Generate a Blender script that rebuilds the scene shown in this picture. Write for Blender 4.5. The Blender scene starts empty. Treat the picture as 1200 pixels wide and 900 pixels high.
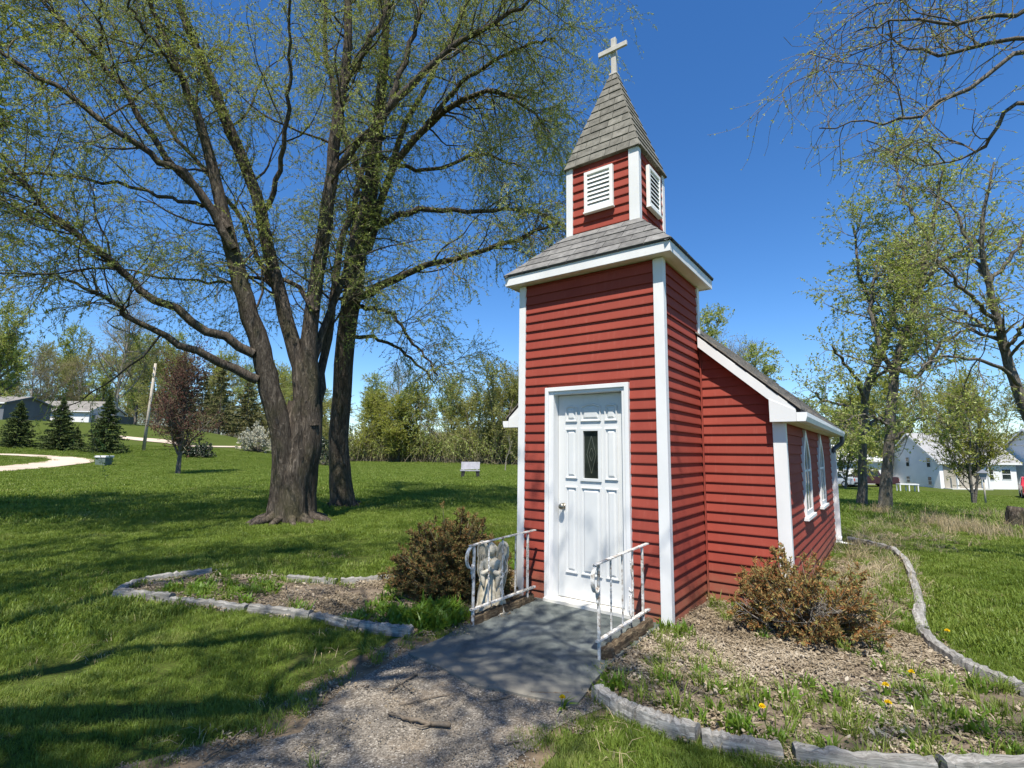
import bpy, bmesh, math, random
import numpy as np
from mathutils import Matrix, Vector

random.seed(7)
RNG = np.random.default_rng(7)
SC = bpy.context.scene
COL = SC.collection

# ------------------------------------------------------------------ camera
FPX, PITCH, ROLL, YAW = 601.88, 0.1306, 0.0126, -0.6321
CAM = np.array([1.6105, -4.5628, 1.4919])
_rt = np.array([math.cos(YAW), -math.sin(YAW), 0.0])
_fw = np.array([math.sin(YAW), math.cos(YAW), 0.0])
_up = np.array([0.0, 0.0, 1.0])
FWD = _fw * math.cos(PITCH) + _up * math.sin(PITCH)
_u0 = -_fw * math.sin(PITCH) + _up * math.cos(PITCH)
RGT = _rt * math.cos(ROLL) + _u0 * math.sin(ROLL)
UPV = _u0 * math.cos(ROLL) - _rt * math.sin(ROLL)
cd = bpy.data.cameras.new('camera')
cam = bpy.data.objects.new('camera', cd)
COL.objects.link(cam)
m = Matrix.Identity(4)
for i in range(3):
    m[i][0], m[i][1], m[i][2], m[i][3] = RGT[i], UPV[i], -FWD[i], CAM[i]
cam.matrix_world = m
cd.sensor_width = 36.0
cd.lens = 36.0 * FPX / 1200.0
cd.clip_start, cd.clip_end = 0.05, 3000
SC.camera = cam
SC.render.resolution_x, SC.render.resolution_y = 1024, 768

# ------------------------------------------------------------------ sky, sun, exposure
SUN_AZ, SUN_EL = math.radians(27.0), math.radians(62.0)      # azimuth from -Y towards +X
sunv = Vector((math.sin(SUN_AZ) * math.cos(SUN_EL), -math.cos(SUN_AZ) * math.cos(SUN_EL), math.sin(SUN_EL)))
w = bpy.data.worlds.new('World')
SC.world = w
w.use_nodes = True
nt = w.node_tree
bg = nt.nodes['Background']
sk = nt.nodes.new('ShaderNodeTexSky')
sk.sky_type = 'NISHITA'
sk.sun_disc = False
sk.sun_elevation = SUN_EL
sk.sun_rotation = math.pi - SUN_AZ
sk.altitude = 300
sk.air_density = 1.0
sk.dust_density = 0.0
sk.ozone_density = 6.0
hs = nt.nodes.new('ShaderNodeHueSaturation')          # a clear polarised spring sky
hs.inputs['Saturation'].default_value = 1.2
hs.inputs['Hue'].default_value = 0.504
nt.links.new(sk.outputs[0], hs.inputs['Color'])
nt.links.new(hs.outputs[0], bg.inputs[0])
bg.inputs[1].default_value = 0.115
sl = bpy.data.lights.new('sun', 'SUN')
sl.energy = 5.0
sl.angle = math.radians(0.53)
sl.color = (1.0, 0.94, 0.84)
sun = bpy.data.objects.new('sun', sl)
COL.objects.link(sun)
sun.rotation_euler = sunv.to_track_quat('Z', 'Y').to_euler()
sun.location = (0, -20, 30)
vs = SC.view_settings
vs.view_transform = 'Standard'
vs.look = 'None'
vs.exposure = 0.72
vs.gamma = 1.0
vs.use_curve_mapping = False
SC.cycles.max_bounces = 6
SC.cycles.transparent_max_bounces = 6
SC.cycles.caustics_reflective = False
SC.cycles.caustics_refractive = False


# ------------------------------------------------------------------ terrain and pixel helpers
def sst(a, b, x):
    t = np.clip((np.asarray(x, float) - a) / (b - a), 0, 1)
    return t * t * (3 - 2 * t)


def terrain(x, y):
    x = np.asarray(x, float)
    y = np.asarray(y, float)
    dx, dy = x - CAM[0], y - CAM[1]
    r = np.hypot(dx, dy)
    ang = np.arctan2(dx * _rt[0] + dy * _rt[1], dx * _fw[0] + dy * _fw[1])
    wl = 1 - sst(-0.62, -0.30, ang)
    wr = sst(0.25, 0.55, ang)
    h = (1.25 * sst(42, 60, r) + 3.1 * sst(56, 84, r)) * wl + 0.5 * sst(45, 80, r) * (1 - wl) * (1 - wr) - 1.75 * sst(15, 52, r) * wr
    h = h + 0.05 * sst(6, 14, r) * (np.sin(x * .31 + 1) + np.sin(y * .27 + x * .11))
    return h


def ray(px, py):
    return FWD + RGT * (px - 600) / FPX + UPV * (450 - py) / FPX


def at(px, py, D):
    """world point seen at a photo pixel, D metres along the view axis"""
    return CAM + ray(px, py) * D


def gnd(px, py):
    """terrain point seen at a photo pixel"""
    d = ray(px, py)
    t0 = 0.5
    for t in np.concatenate([np.arange(1, 30, .1), np.arange(30, 300, .5)]):
        p = CAM + d * t
        if p[2] <= terrain(p[0], p[1]):
            a, b = t0, t
            for _ in range(25):
                c = (a + b) / 2
                p = CAM + d * c
                if p[2] <= terrain(p[0], p[1]):
                    b = c
                else:
                    a = c
            return CAM + d * b
        t0 = t
    return CAM + d * 300


def spot(px, D):
    """terrain point below the column px of the photograph, D metres along the view axis"""
    p = CAM + _fw * D + _rt * (px - 600) / FPX * D
    return np.array([p[0], p[1], float(terrain(p[0], p[1]))])


# ------------------------------------------------------------------ materials
MATS = {}


def newmat(name):
    ma = bpy.data.materials.new(name)
    ma.use_nodes = True
    n = ma.node_tree.nodes
    n.clear()
    out = n.new('ShaderNodeOutputMaterial')
    MATS[name] = ma
    return ma, ma.node_tree, out


def N(t, typ, **kw):
    n = t.nodes.new(typ)
    for k, v in kw.items():
        setattr(n, k, v)
    return n


def ramp(t, fac, stops):
    r = N(t, 'ShaderNodeValToRGB')
    el = r.color_ramp.elements
    while len(el) < len(stops):
        el.new(0.5)
    for e, (p, c) in zip(el, stops):
        e.position = p
        e.color = (*c, 1)
    t.links.new(fac, r.inputs[0])
    return r.outputs[0]


def coords(t, scale=(1, 1, 1), kind='Object'):
    tc = N(t, 'ShaderNodeTexCoord')
    mp = N(t, 'ShaderNodeMapping')
    mp.inputs['Scale'].default_value = scale
    t.links.new(tc.outputs[kind], mp.inputs[0])
    return mp.outputs[0]


def geo_pos(t, scale=(1, 1, 1)):
    g = N(t, 'ShaderNodeNewGeometry')
    mp = N(t, 'ShaderNodeMapping')
    mp.inputs['Scale'].default_value = scale
    t.links.new(g.outputs['Position'], mp.inputs[0])
    return mp.outputs[0]


def noise(t, vec, scale, detail=4, rough=.6, dist=0):
    n = N(t, 'ShaderNodeTexNoise')
    n.inputs['Scale'].default_value = scale
    n.inputs['Detail'].default_value = detail
    n.inputs['Roughness'].default_value = rough
    n.inputs['Distortion'].default_value = dist
    t.links.new(vec, n.inputs['Vector'])
    return n.outputs['Fac']


def mixc(t, fac, a, b, mode='MIX'):
    n = N(t, 'ShaderNodeMix', data_type='RGBA', blend_type=mode)
    for i, v in ((0, fac), (6, a), (7, b)):
        if isinstance(v, bpy.types.NodeSocket):
            t.links.new(v, n.inputs[i])
        elif i == 0:
            n.inputs[0].default_value = v
        else:
            n.inputs[i].default_value = (*v, 1)
    return n.outputs[2]


def math_(t, op, a, b=None, c=None):
    n = N(t, 'ShaderNodeMath', operation=op)
    for i, v in enumerate((a, b, c)):
        if v is None:
            continue
        if isinstance(v, bpy.types.NodeSocket):
            t.links.new(v, n.inputs[i])
        else:
            n.inputs[i].default_value = v
    return n.outputs[0]


def bsdf(t, out, col, rough=.7, spec=.3, metal=0, bump=None, bstr=.3, bdist=.01):
    b = N(t, 'ShaderNodeBsdfPrincipled')
    if isinstance(col, bpy.types.NodeSocket):
        t.links.new(col, b.inputs['Base Color'])
    else:
        b.inputs['Base Color'].default_value = (*col, 1)
    if isinstance(rough, bpy.types.NodeSocket):
        t.links.new(rough, b.inputs['Roughness'])
    else:
        b.inputs['Roughness'].default_value = rough
    b.inputs['Specular IOR Level'].default_value = spec
    b.inputs['Metallic'].default_value = metal
    if bump is not None:
        bp = N(t, 'ShaderNodeBump')
        bp.inputs['Strength'].default_value = bstr
        bp.inputs['Distance'].default_value = bdist
        t.links.new(bump, bp.inputs['Height'])
        t.links.new(bp.outputs[0], b.inputs['Normal'])
    t.links.new(b.outputs[0], out.inputs[0])
    return b


def objrand(t):
    return N(t, 'ShaderNodeObjectInfo').outputs['Random']


def island(t):
    return N(t, 'ShaderNodeNewGeometry').outputs['Random Per Island']


def m_noisy(name, c1, c2, scale=6, rough=.7, spec=.3, stretch=(1, 1, 1), bstr=.2, bdist=.005, rnd=0.0, detail=5, bscale=None, space='pos'):
    ma, t, out = newmat(name)
    v = geo_pos(t, stretch) if space == 'pos' else coords(t, stretch)
    n = noise(t, v, scale, detail)
    c = ramp(t, n, [(.3, c1), (.7, c2)])
    if rnd:
        k = math_(t, 'MULTIPLY_ADD', objrand(t), rnd, 1 - rnd / 2)
        mc = N(t, 'ShaderNodeMix', data_type='RGBA', blend_type='MULTIPLY')
        mc.inputs[0].default_value = 1
        t.links.new(c, mc.inputs[6])
        cc = N(t, 'ShaderNodeCombineColor')
        for i in range(3):
            t.links.new(k, cc.inputs[i])
        t.links.new(cc.outputs[0], mc.inputs[7])
        c = mc.outputs[2]
    bn = noise(t, v, bscale or scale * 6, 4) if bstr else None
    bsdf(t, out, c, rough, spec, bump=bn, bstr=bstr, bdist=bdist)
    return ma


def m_leaf(name, stops, trans=.45, gloss=.06, src='island'):
    ma, t, out = newmat(name)
    f = island(t) if src == 'island' else objrand(t)
    if src == 'both':
        f = math_(t, 'MULTIPLY_ADD', island(t), .36, math_(t, 'MULTIPLY', objrand(t), .20))
        f = math_(t, 'ADD', f, math_(t, 'MULTIPLY', math_(t, 'SUBTRACT', noise(t, geo_pos(t), .9, 6, .75), .36), 1.6))
    c = ramp(t, f, stops)
    d = N(t, 'ShaderNodeBsdfDiffuse')
    tr = N(t, 'ShaderNodeBsdfTranslucent')
    g = N(t, 'ShaderNodeBsdfGlossy')
    g.inputs['Roughness'].default_value = .45
    g.inputs['Color'].default_value = (1, 1, 1, 1)
    t.links.new(c, d.inputs[0])
    t.links.new(mixc(t, .35, c, (.5, .55, .05)) if trans > .3 else c, tr.inputs[0])
    m1 = N(t, 'ShaderNodeMixShader')
    m1.inputs[0].default_value = trans
    m2 = N(t, 'ShaderNodeMixShader')
    m2.inputs[0].default_value = gloss
    t.links.new(d.outputs[0], m1.inputs[1])
    t.links.new(tr.outputs[0], m1.inputs[2])
    t.links.new(m1.outputs[0], m2.inputs[1])
    t.links.new(g.outputs[0], m2.inputs[2])
    t.links.new(m2.outputs[0], out.inputs[0])
    return ma


# painted and built surfaces
def m_siding():
    ma, t, out = newmat('red_siding')
    v = geo_pos(t, (1, 1, 1))
    big = noise(t, v, 1.6, 4)
    c = ramp(t, big, [(.3, (.255, .047, .033)), (.72, (.320, .066, .044))])
    c = mixc(t, math_(t, 'MULTIPLY', objrand(t), .5), c, (.205, .042, .031))
    streak = noise(t, geo_pos(t, (14, 14, 1.2)), 2.2, 5)
    c = mixc(t, ramp(t, streak, [(.56, (0, 0, 0)), (.8, (.30, .30, .30))]), c, (.40, .13, .10))
    g = N(t, 'ShaderNodeNewGeometry')
    sz = N(t, 'ShaderNodeSeparateXYZ')
    t.links.new(g.outputs['Position'], sz.inputs[0])
    mud = math_(t, 'MULTIPLY', math_(t, 'SUBTRACT', .42, sz.outputs[2]), 2.4)
    mud = math_(t, 'MULTIPLY', math_(t, 'MAXIMUM', mud, 0.0), noise(t, v, 9, 5))
    c = mixc(t, mud, c, (.20, .14, .09))
    grain = noise(t, geo_pos(t, (3, 3, 40)), 3, 5)
    bsdf(t, out, c, .72, .15, bump=grain, bstr=.12, bdist=.002)


m_siding()
m_noisy('white_trim', (.66, .665, .66), (.76, .76, .75), 3, .5, .35, bstr=.05, stretch=(1, 1, .4))
m_noisy('white_metal', (.70, .71, .72), (.82, .82, .82), 5, .42, .45, bstr=.03)
m_noisy('door_white', (.58, .595, .59), (.68, .685, .675), 1.3, .42, .4, bstr=.03, bscale=60)
m_noisy('soffit', (.70, .66, .55), (.78, .75, .66), 6, .7, .2, bstr=.05)
m_noisy('shingle_grey', (.115, .112, .11), (.215, .21, .20), 14, .95, .1, bstr=.5, bdist=.004, rnd=.45, bscale=260)
m_noisy('shingle_tan', (.118, .114, .098), (.225, .216, .188), 14, .95, .1, bstr=.5, bdist=.004, rnd=.4, bscale=260)
m_noisy('shingle_brown', (.14, .125, .108), (.31, .28, .245), 8, .95, .1, bstr=.5, bdist=.004, bscale=260)
m_noisy('roof_edge', (.025, .025, .027), (.05, .05, .05), 10, .8, .2)
m_noisy('dark_gutter', (.055, .055, .06), (.09, .09, .09), 10, .4, .4)
m_noisy('cross_wood', (.38, .355, .31), (.58, .55, .50), 9, .65, .25, stretch=(1, 1, .4), bstr=.2)
m_noisy('vent_white', (.74, .74, .70), (.82, .82, .79), 5, .55, .3, bstr=.04)
m_noisy('vent_dark', (.04, .04, .04), (.07, .07, .06), 5, .8, .2)
m_noisy('brass', (.30, .27, .22), (.42, .38, .30), 9, .3, .5)
MATS['brass'].node_tree.nodes['Principled BSDF'].inputs['Metallic'].default_value = .9
m_noisy('threshold', (.60, .57, .50), (.74, .72, .66), 8, .6, .3)


def m_glass():
    ma, t, out = newmat('dark_glass')
    n = noise(t, geo_pos(t), 7, 3)
    c = ramp(t, n, [(.35, (.010, .013, .012)), (.7, (.035, .045, .035))])
    bsdf(t, out, c, .08, .5, bump=noise(t, geo_pos(t), 18, 2), bstr=.08, bdist=.004)


m_glass()


def m_slab():
    ma, t, out = newmat('slab')
    v = geo_pos(t)
    n1 = noise(t, v, 3.0, 7, .72, .8)
    n2 = noise(t, v, 38, 4)
    c = ramp(t, n1, [(.30, (.045, .060, .060)), (.48, (.095, .110, .106)), (.64, (.165, .185, .175)), (.82, (.32, .345, .33))])
    c = mixc(t, ramp(t, n2, [(.4, (0, 0, 0)), (.75, (.45, .45, .45))]), c, (.13, .13, .12))
    g = N(t, 'ShaderNodeNewGeometry')
    sp = N(t, 'ShaderNodeSeparateXYZ')
    t.links.new(g.outputs['Position'], sp.inputs[0])
    # the outer end is bare concrete gone brown with dirt
    outer = math_(t, 'ADD', math_(t, 'MULTIPLY', math_(t, 'ADD', sp.outputs[1], 1.25), -1.9), math_(t, 'MULTIPLY', math_(t, 'SUBTRACT', n1, .5), 2.0))
    cl = N(t, 'ShaderNodeClamp')
    t.links.new(outer, cl.inputs[0])
    c = mixc(t, math_(t, 'MULTIPLY', cl.outputs[0], .8), c, (.215, .195, .155))
    bsdf(t, out, c, .8, .25, bump=n2, bstr=.3, bdist=.004)


m_slab()


def m_asphalt():
    ma, t, out = newmat('asphalt')
    v = geo_pos(t)
    vo = N(t, 'ShaderNodeTexVoronoi')
    vo.inputs['Scale'].default_value = 120
    t.links.new(v, vo.inputs['Vector'])
    peb = ramp(t, vo.outputs['Color'], [(.1, (.06, .053, .044)), (.5, (.17, .15, .122)), (.8, (.32, .285, .235)), (1, (.60, .57, .50))])
    n1 = noise(t, v, 3.2, 6, .65)
    dark = mixc(t, .45, peb, (.165, .146, .120))
    c = mixc(t, ramp(t, n1, [(.36, (0, 0, 0)), (.66, (1, 1, 1))]), dark, peb)
    n2 = noise(t, v, 1.6, 6, .7, .4)
    c = mixc(t, ramp(t, n2, [(.5, (0, 0, 0)), (.70, (.75, .75, .75))]), c, (.25, .19, .125))
    bsdf(t, out, c, .95, .15, bump=vo.outputs['Distance'], bstr=.7, bdist=.006)


m_asphalt()
m_noisy('dirt', (.095, .072, .048), (.25, .19, .125), 5, .95, .1, bstr=.6, bdist=.012, bscale=60)
m_noisy('mulch_soil', (.075, .060, .044), (.25, .20, .148), 7, .95, .1, bstr=.8, bdist=.02, bscale=45)
m_noisy('sand_path', (.42, .34, .26), (.56, .47, .38), .4, .95, .1, bstr=.2)
m_noisy('concrete', (.40, .39, .36), (.55, .54, .50), 2, .9, .1, bstr=.2)
m_noisy('drive', (.36, .35, .33), (.48, .47, .44), .4, .9, .1, bstr=.1)


def m_lawn():
    ma, t, out = newmat('lawn')
    v = geo_pos(t)
    n1 = noise(t, v, .35, 5, .6)
    n2 = noise(t, v, 9, 5, .7)
    c = ramp(t, n1, [(.32, (.080, .122, .020)), (.66, (.112, .160, .028))])
    c = mixc(t, ramp(t, n2, [(.35, (.55, .55, .55)), (.6, (0, 0, 0))]), c, (.045, .070, .012))
    n4 = noise(t, v, 55, 4, .7)
    c = mixc(t, ramp(t, n4, [(.42, (.8, .8, .8)), (.62, (0, 0, 0))]), c, (.050, .052, .016))
    n3 = noise(t, v, 1.4, 5, .7)
    c = mixc(t, ramp(t, n3, [(.60, (0, 0, 0)), (.78, (.55, .55, .55))]), c, (.17, .145, .065))
    bsdf(t, out, c, .95, .05, bump=noise(t, v, 14, 4), bstr=.7, bdist=.05)


m_lawn()


def m_timber(name, c1, c2, c3):
    ma, t, out = newmat(name)
    v = coords(t, (2.2, 34, 34))
    n1 = noise(t, v, 1.5, 6, .65, .8)
    c = ramp(t, n1, [(.30, c1), (.5, c2), (.7, c3)])
    c = mixc(t, math_(t, 'MULTIPLY', objrand(t), .3), c, c1)
    bsdf(t, out, c, .9, .15, bump=n1, bstr=.8, bdist=.008)


m_timber('grey_timber', (.085, .080, .072), (.26, .25, .228), (.45, .44, .41))
m_timber('rotten_timber', (.030, .022, .015), (.10, .072, .045), (.27, .22, .14))


def m_bark(name, c1, c2, c3, sc=1.0, moss=None):
    ma, t, out = newmat(name)
    v = coords(t, (9 * sc, 9 * sc, 1.8 * sc))
    n1 = noise(t, v, 2.0, 7, .68, 1.2)
    c = ramp(t, n1, [(.30, c1), (.52, c2), (.72, c3)])
    if moss:
        g = noise(t, coords(t, (1, 1, .5)), 1.7, 4)
        c = mixc(t, ramp(t, g, [(.5, (0, 0, 0)), (.68, (.55, .55, .55))]), c, moss)
    bsdf(t, out, c, .92, .12, bump=n1, bstr=1.0, bdist=.07 / sc)


m_bark('willow_bark', (.030, .024, .020), (.105, .086, .068), (.27, .23, .185), 1.0, (.085, .085, .035))
m_bark('grey_bark', (.06, .052, .044), (.17, .15, .125), (.33, .30, .26), 1.4, (.10, .10, .06))
m_bark('twig_bark', (.12, .10, .065), (.22, .19, .12), (.34, .30, .20), 3)
m_bark('pale_bark', (.16, .14, .12), (.32, .29, .25), (.48, .45, .40), 1.5)
m_leaf('willow_leaf', [(0, (.14, .185, .040)), (.35, (.24, .30, .065)), (.7, (.34, .40, .10)), (1, (.45, .49, .19))], .40, .015)
m_leaf('bud_leaf', [(0, (.19, .24, .045)), (.5, (.31, .37, .075)), (1, (.43, .47, .16))], .42, .02)
m_leaf('yellow_leaf', [(0, (.19, .215, .035)), (.5, (.32, .34, .060)), (1, (.43, .43, .13))], .42, .0)
m_leaf('olive_leaf', [(0, (.16, .17, .050)), (.5, (.27, .28, .085)), (1, (.38, .37, .15))], .35, .0)
m_leaf('maroon_leaf', [(0, (.060, .026, .026)), (.5, (.12, .052, .046)), (1, (.19, .095, .072))], .3, .0)
m_leaf('needle', [(0, (.045, .070, .026)), (.5, (.090, .125, .045)), (1, (.15, .18, .070))], .1, .0)
m_leaf('pine_needle', [(0, (.075, .090, .034)), (.6, (.15, .15, .062)), (1, (.22, .19, .10))], .1, .0)
m_leaf('dark_shrub', [(0, (.012, .028, .012)), (1, (.035, .060, .024))], .2, .05)
m_leaf('blossom', [(0, (.40, .40, .26)), (.5, (.58, .56, .44)), (1, (.72, .70, .60))], .3, .0)
m_leaf('juniper', [(0, (.19, .080, .030)), (.3, (.33, .165, .065)), (.55, (.30, .21, .085)), (.8, (.20, .20, .065)), (1, (.42, .34, .14))], .25, .0)
m_leaf('juniper_green', [(0, (.14, .070, .032)), (.25, (.25, .140, .058)), (.5, (.18, .150, .060)), (.8, (.135, .150, .052)), (1, (.30, .24, .10))], .25, .0)
m_leaf('grass', [(0, (.066, .114, .014)), (.3, (.112, .172, .024)), (.6, (.170, .236, .040)), (.80, (.225, .270, .066)), (.92, (.30, .295, .11)), (1, (.42, .37, .20))], .35, .015, 'both')
m_leaf('weed', [(0, (.075, .150, .014)), (.6, (.13, .235, .026)), (1, (.19, .28, .05))], .4, .02, 'both')
m_leaf('dry_grass', [(0, (.24, .18, .10)), (.6, (.43, .35, .21)), (1, (.58, .51, .35))], .3, .0, 'both')
m_leaf('litter', [(0, (.095, .072, .046)), (.35, (.23, .182, .120)), (.7, (.38, .32, .235)), (1, (.58, .52, .42))], .1, .0, 'both')
m_leaf('pebble', [(0, (.10, .085, .068)), (.6, (.25, .215, .17)), (1, (.54, .50, .43))], 0, .0, 'both')
m_leaf('dandelion_yellow', [(0, (.8, .55, .01)), (1, (.85, .66, .03))], .15, .0)
m_noisy('stone_cream', (.30, .26, .18), (.66, .60, .48), 14, .85, .15, bstr=.4, bdist=.006)


def m_rail():
    ma, t, out = newmat('rail_paint')
    v = geo_pos(t)
    n = noise(t, v, 24, 5, .7)
    c = ramp(t, n, [(.36, (.13, .075, .045)), (.45, (.44, .41, .36)), (.60, (.70, .69, .66))])
    bsdf(t, out, c, .55, .35, bump=n, bstr=.3, bdist=.002)


m_rail()
m_noisy('bench_grey', (.24, .24, .27), (.36, .36, .39), 5, .6)
m_noisy('black_iron', (.02, .02, .02), (.045, .045, .045), 8, .5)
m_noisy('house_white', (.66, .67, .68), (.78, .78, .78), .7, .7, .2, bstr=.05)
m_noisy('house_grey', (.12, .13, .15), (.17, .18, .20), .7, .7, .2, bstr=.05)
m_noisy('house_tan', (.30, .27, .22), (.38, .35, .29), .7, .7, .2, bstr=.05)
m_noisy('house_roof', (.22, .22, .22), (.36, .355, .35), 1.4, .9, .1, bstr=.2)
m_noisy('white_roof', (.68, .69, .70), (.78, .78, .78), .7, .6, .3, bstr=.05)
m_noisy('brown_roof', (.16, .15, .135), (.25, .235, .21), 1.4, .9, .1, bstr=.2)
m_noisy('car_dark', (.030, .014, .018), (.05, .022, .026), 2, .25, .5, bstr=0)
m_noisy('car_silver', (.30, .34, .38), (.40, .44, .48), 2, .25, .5, bstr=0)
m_noisy('car_red', (.42, .02, .035), (.52, .03, .045), 2, .25, .5, bstr=0)
m_noisy('tyre', (.015, .015, .015), (.03, .03, .03), 9, .85, .2, bstr=0)
m_noisy('chrome', (.55, .55, .56), (.7, .7, .7), 9, .3, .5, bstr=0)
m_noisy('lamp_lens', (.5, .08, .05), (.6, .1, .06), 9, .3, .5, bstr=0)
m_noisy('utility_green', (.10, .14, .12), (.15, .19, .16), 3, .6, .3, bstr=0)
m_noisy('pole_wood', (.36, .31, .24), (.52, .47, .38), 5, .85, .1, stretch=(3, 3, .4))
m_noisy('stick', (.09, .07, .05), (.21, .175, .135), 22, .9, .1, bstr=.4)


# ------------------------------------------------------------------ mesh helpers
def tag(o, label=None, cat=None, group=None, kind=None):
    if label:
        o['label'] = label
    if cat:
        o['category'] = cat
    if group:
        o['group'] = group
    if kind:
        o['kind'] = kind
    return o


def link(o, parent=None):
    COL.objects.link(o)
    if parent is not None:
        o.parent = parent
    return o


def empty(name, loc, rz=0, **kw):
    o = bpy.data.objects.new(name, None)
    o.empty_display_size = .2
    o.location = loc
    o.rotation_euler[2] = rz
    link(o)
    return tag(o, **kw)


def np_mesh(name, V, F, mats, smooth=False, mi=None):
    """V (n,3); F (m,k) one array or a list of arrays with different k"""
    me = bpy.data.meshes.new(name)
    Fs = F if isinstance(F, list) else [F]
    Fs = [np.asarray(f, np.int32) for f in Fs if len(f)]
    V = np.asarray(V, np.float32)
    nl = sum(f.size for f in Fs)
    npoly = sum(len(f) for f in Fs)
    me.vertices.add(len(V))
    me.vertices.foreach_set('co', V.ravel())
    me.loops.add(nl)
    me.polygons.add(npoly)
    me.loops.foreach_set('vertex_index', np.concatenate([f.ravel() for f in Fs]))
    st = np.concatenate([np.full(len(f), f.shape[1]) for f in Fs])
    st = np.concatenate([[0], np.cumsum(st)[:-1]])
    me.polygons.foreach_set('loop_start', st.astype(np.int32))
    me.polygons.foreach_set('use_smooth', np.full(npoly, bool(smooth)))
    for k in (mats if isinstance(mats, (list, tuple)) else [mats]):
        me.materials.append(MATS[k])
    if mi is not None:
        me.polygons.foreach_set('material_index', np.asarray(mi, np.int32))
    me.update(calc_edges=True)
    return me


def obj(name, me, parent=None, loc=(0, 0, 0), rot=(0, 0, 0), scale=(1, 1, 1), **kw):
    o = bpy.data.objects.new(name, me)
    o.location, o.rotation_euler, o.scale = loc, rot, scale
    link(o, parent)
    return tag(o, **kw)


BOXF = np.array([[0, 3, 2, 1], [4, 5, 6, 7], [0, 1, 5, 4], [1, 2, 6, 5], [2, 3, 7, 6], [3, 0, 4, 7]])


class MB:
    """collects simple solids into one mesh"""

    def __init__(s):
        s.V, s.F, s.n = [], {}, 0

    def add(s, V, F):
        V = np.asarray(V, float)
        for f in F:
            s.F.setdefault(len(f), []).append([i + s.n for i in f])
        s.V.append(V)
        s.n += len(V)
        return s

    def box(s, a, b):
        (x0, y0, z0), (x1, y1, z1) = a, b
        return s.add([(x0, y0, z0), (x1, y0, z0), (x1, y1, z0), (x0, y1, z0), (x0, y0, z1), (x1, y0, z1), (x1, y1, z1), (x0, y1, z1)], BOXF)

    def hexa(s, p8):
        return s.add(p8, BOXF)

    def prism(s, poly, off):
        """polygon (n,3) extruded by off"""
        p = np.asarray(poly, float)
        n = len(p)
        F = [list(range(n))[::-1], [i + n for i in range(n)]] + [[i, (i + 1) % n, (i + 1) % n + n, i + n] for i in range(n)]
        return s.add(np.vstack([p, p + np.asarray(off, float)]), F)

    def tube(s, path, r, k=8, cap=True):
        P = np.asarray(path, float)[None]
        rr = np.broadcast_to(np.asarray(r, float), (len(path),))[None]
        V, F = tubes(P, rr, k)
        s.add(V, F)
        if cap:
            n0 = s.n - len(V)
            s.F.setdefault(k, []).append([n0 + i for i in range(k)][::-1])
            s.F.setdefault(k, []).append([n0 + (len(path) - 1) * k + i for i in range(k)])
        return s

    def build(s, name, mat, parent=None, smooth=False, bevel=0, **kw):
        V = np.vstack(s.V)
        me = np_mesh(name, V, [np.array(f) for f in s.F.values()], mat, smooth)
        o = obj(name, me, parent, **kw)
        if bevel:
            b = o.modifiers.new('bevel', 'BEVEL')
            b.width = bevel
            b.segments = 2
            b.limit_method = 'ANGLE'
        return o


def boxo(name, a, b, mat, parent=None, bevel=0, **kw):
    return MB().box(a, b).build(name, mat, parent, bevel=bevel, **kw)


def tubes(P, R, k):
    """P (n,s,3) R (n,s) -> verts, quads"""
    n, s, _ = P.shape
    T = np.gradient(P, axis=1)
    T /= np.linalg.norm(T, axis=2, keepdims=True) + 1e-9
    D = P[:, -1] - P[:, 0]
    D /= np.linalg.norm(D, axis=1, keepdims=True) + 1e-9
    ref = np.where(np.abs(D[:, 2:3]) > .8, np.array([[1., 0, 0]]), np.array([[0, 0, 1.]]))
    A = np.cross(T, ref[:, None, :])
    A /= np.linalg.norm(A, axis=2, keepdims=True) + 1e-9
    B = np.cross(T, A)
    th = np.arange(k) * 2 * np.pi / k
    V = P[:, :, None, :] + R[:, :, None, None] * (np.cos(th)[None, None, :, None] * A[:, :, None, :] + np.sin(th)[None, None, :, None] * B[:, :, None, :])
    base = (np.arange(n)[:, None, None] * s + np.arange(s - 1)[None, :, None]) * k
    j = np.arange(k)[None, None, :]
    j2 = (j + 1) % k
    F = np.stack([base + j, base + j2, base + k + j2, base + k + j], -1).reshape(-1, 4)
    return V.reshape(-1, 3), F


def spline(pts, n):
    """Catmull-Rom resample (m,d)->(n,d)"""
    p = np.asarray(pts, float)
    p = np.vstack([2 * p[0] - p[1], p, 2 * p[-1] - p[-2]])
    m = len(p) - 3
    u = np.linspace(0, m - 1e-6, n)
    i = u.astype(int)
    t = (u - i)[:, None]
    a, b, c, d = p[i], p[i + 1], p[i + 2], p[i + 3]
    return .5 * (2 * b + (c - a) * t + (2 * a - 5 * b + 4 * c - d) * t ** 2 + (3 * b - a - 3 * c + d) * t ** 3)


# ================================================================== the ground and the laid surfaces
def ground_sheet():
    rr = np.concatenate([[0], np.geomspace(.4, 60, 70), np.geomspace(63, 900, 30)])
    na = 144
    th = np.arange(na) * 2 * np.pi / na
    X = CAM[0] + rr[:, None] * np.cos(th)
    Y = CAM[1] + rr[:, None] * np.sin(th)
    Z = terrain(X, Y)
    V = np.stack([X, Y, Z], -1).reshape(-1, 3)
    i = np.arange(len(rr) - 1)[:, None] * na
    j = np.arange(na)[None]
    j2 = (j + 1) % na
    F = np.stack([i + j, i + j2, i + na + j2, i + na + j], -1).reshape(-1, 4)[:, ::-1]
    obj('ground', np_mesh('ground', V, F, 'lawn', True), label='green lawn rolling away to the tree line', kind='structure')


ground_sheet()


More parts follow.
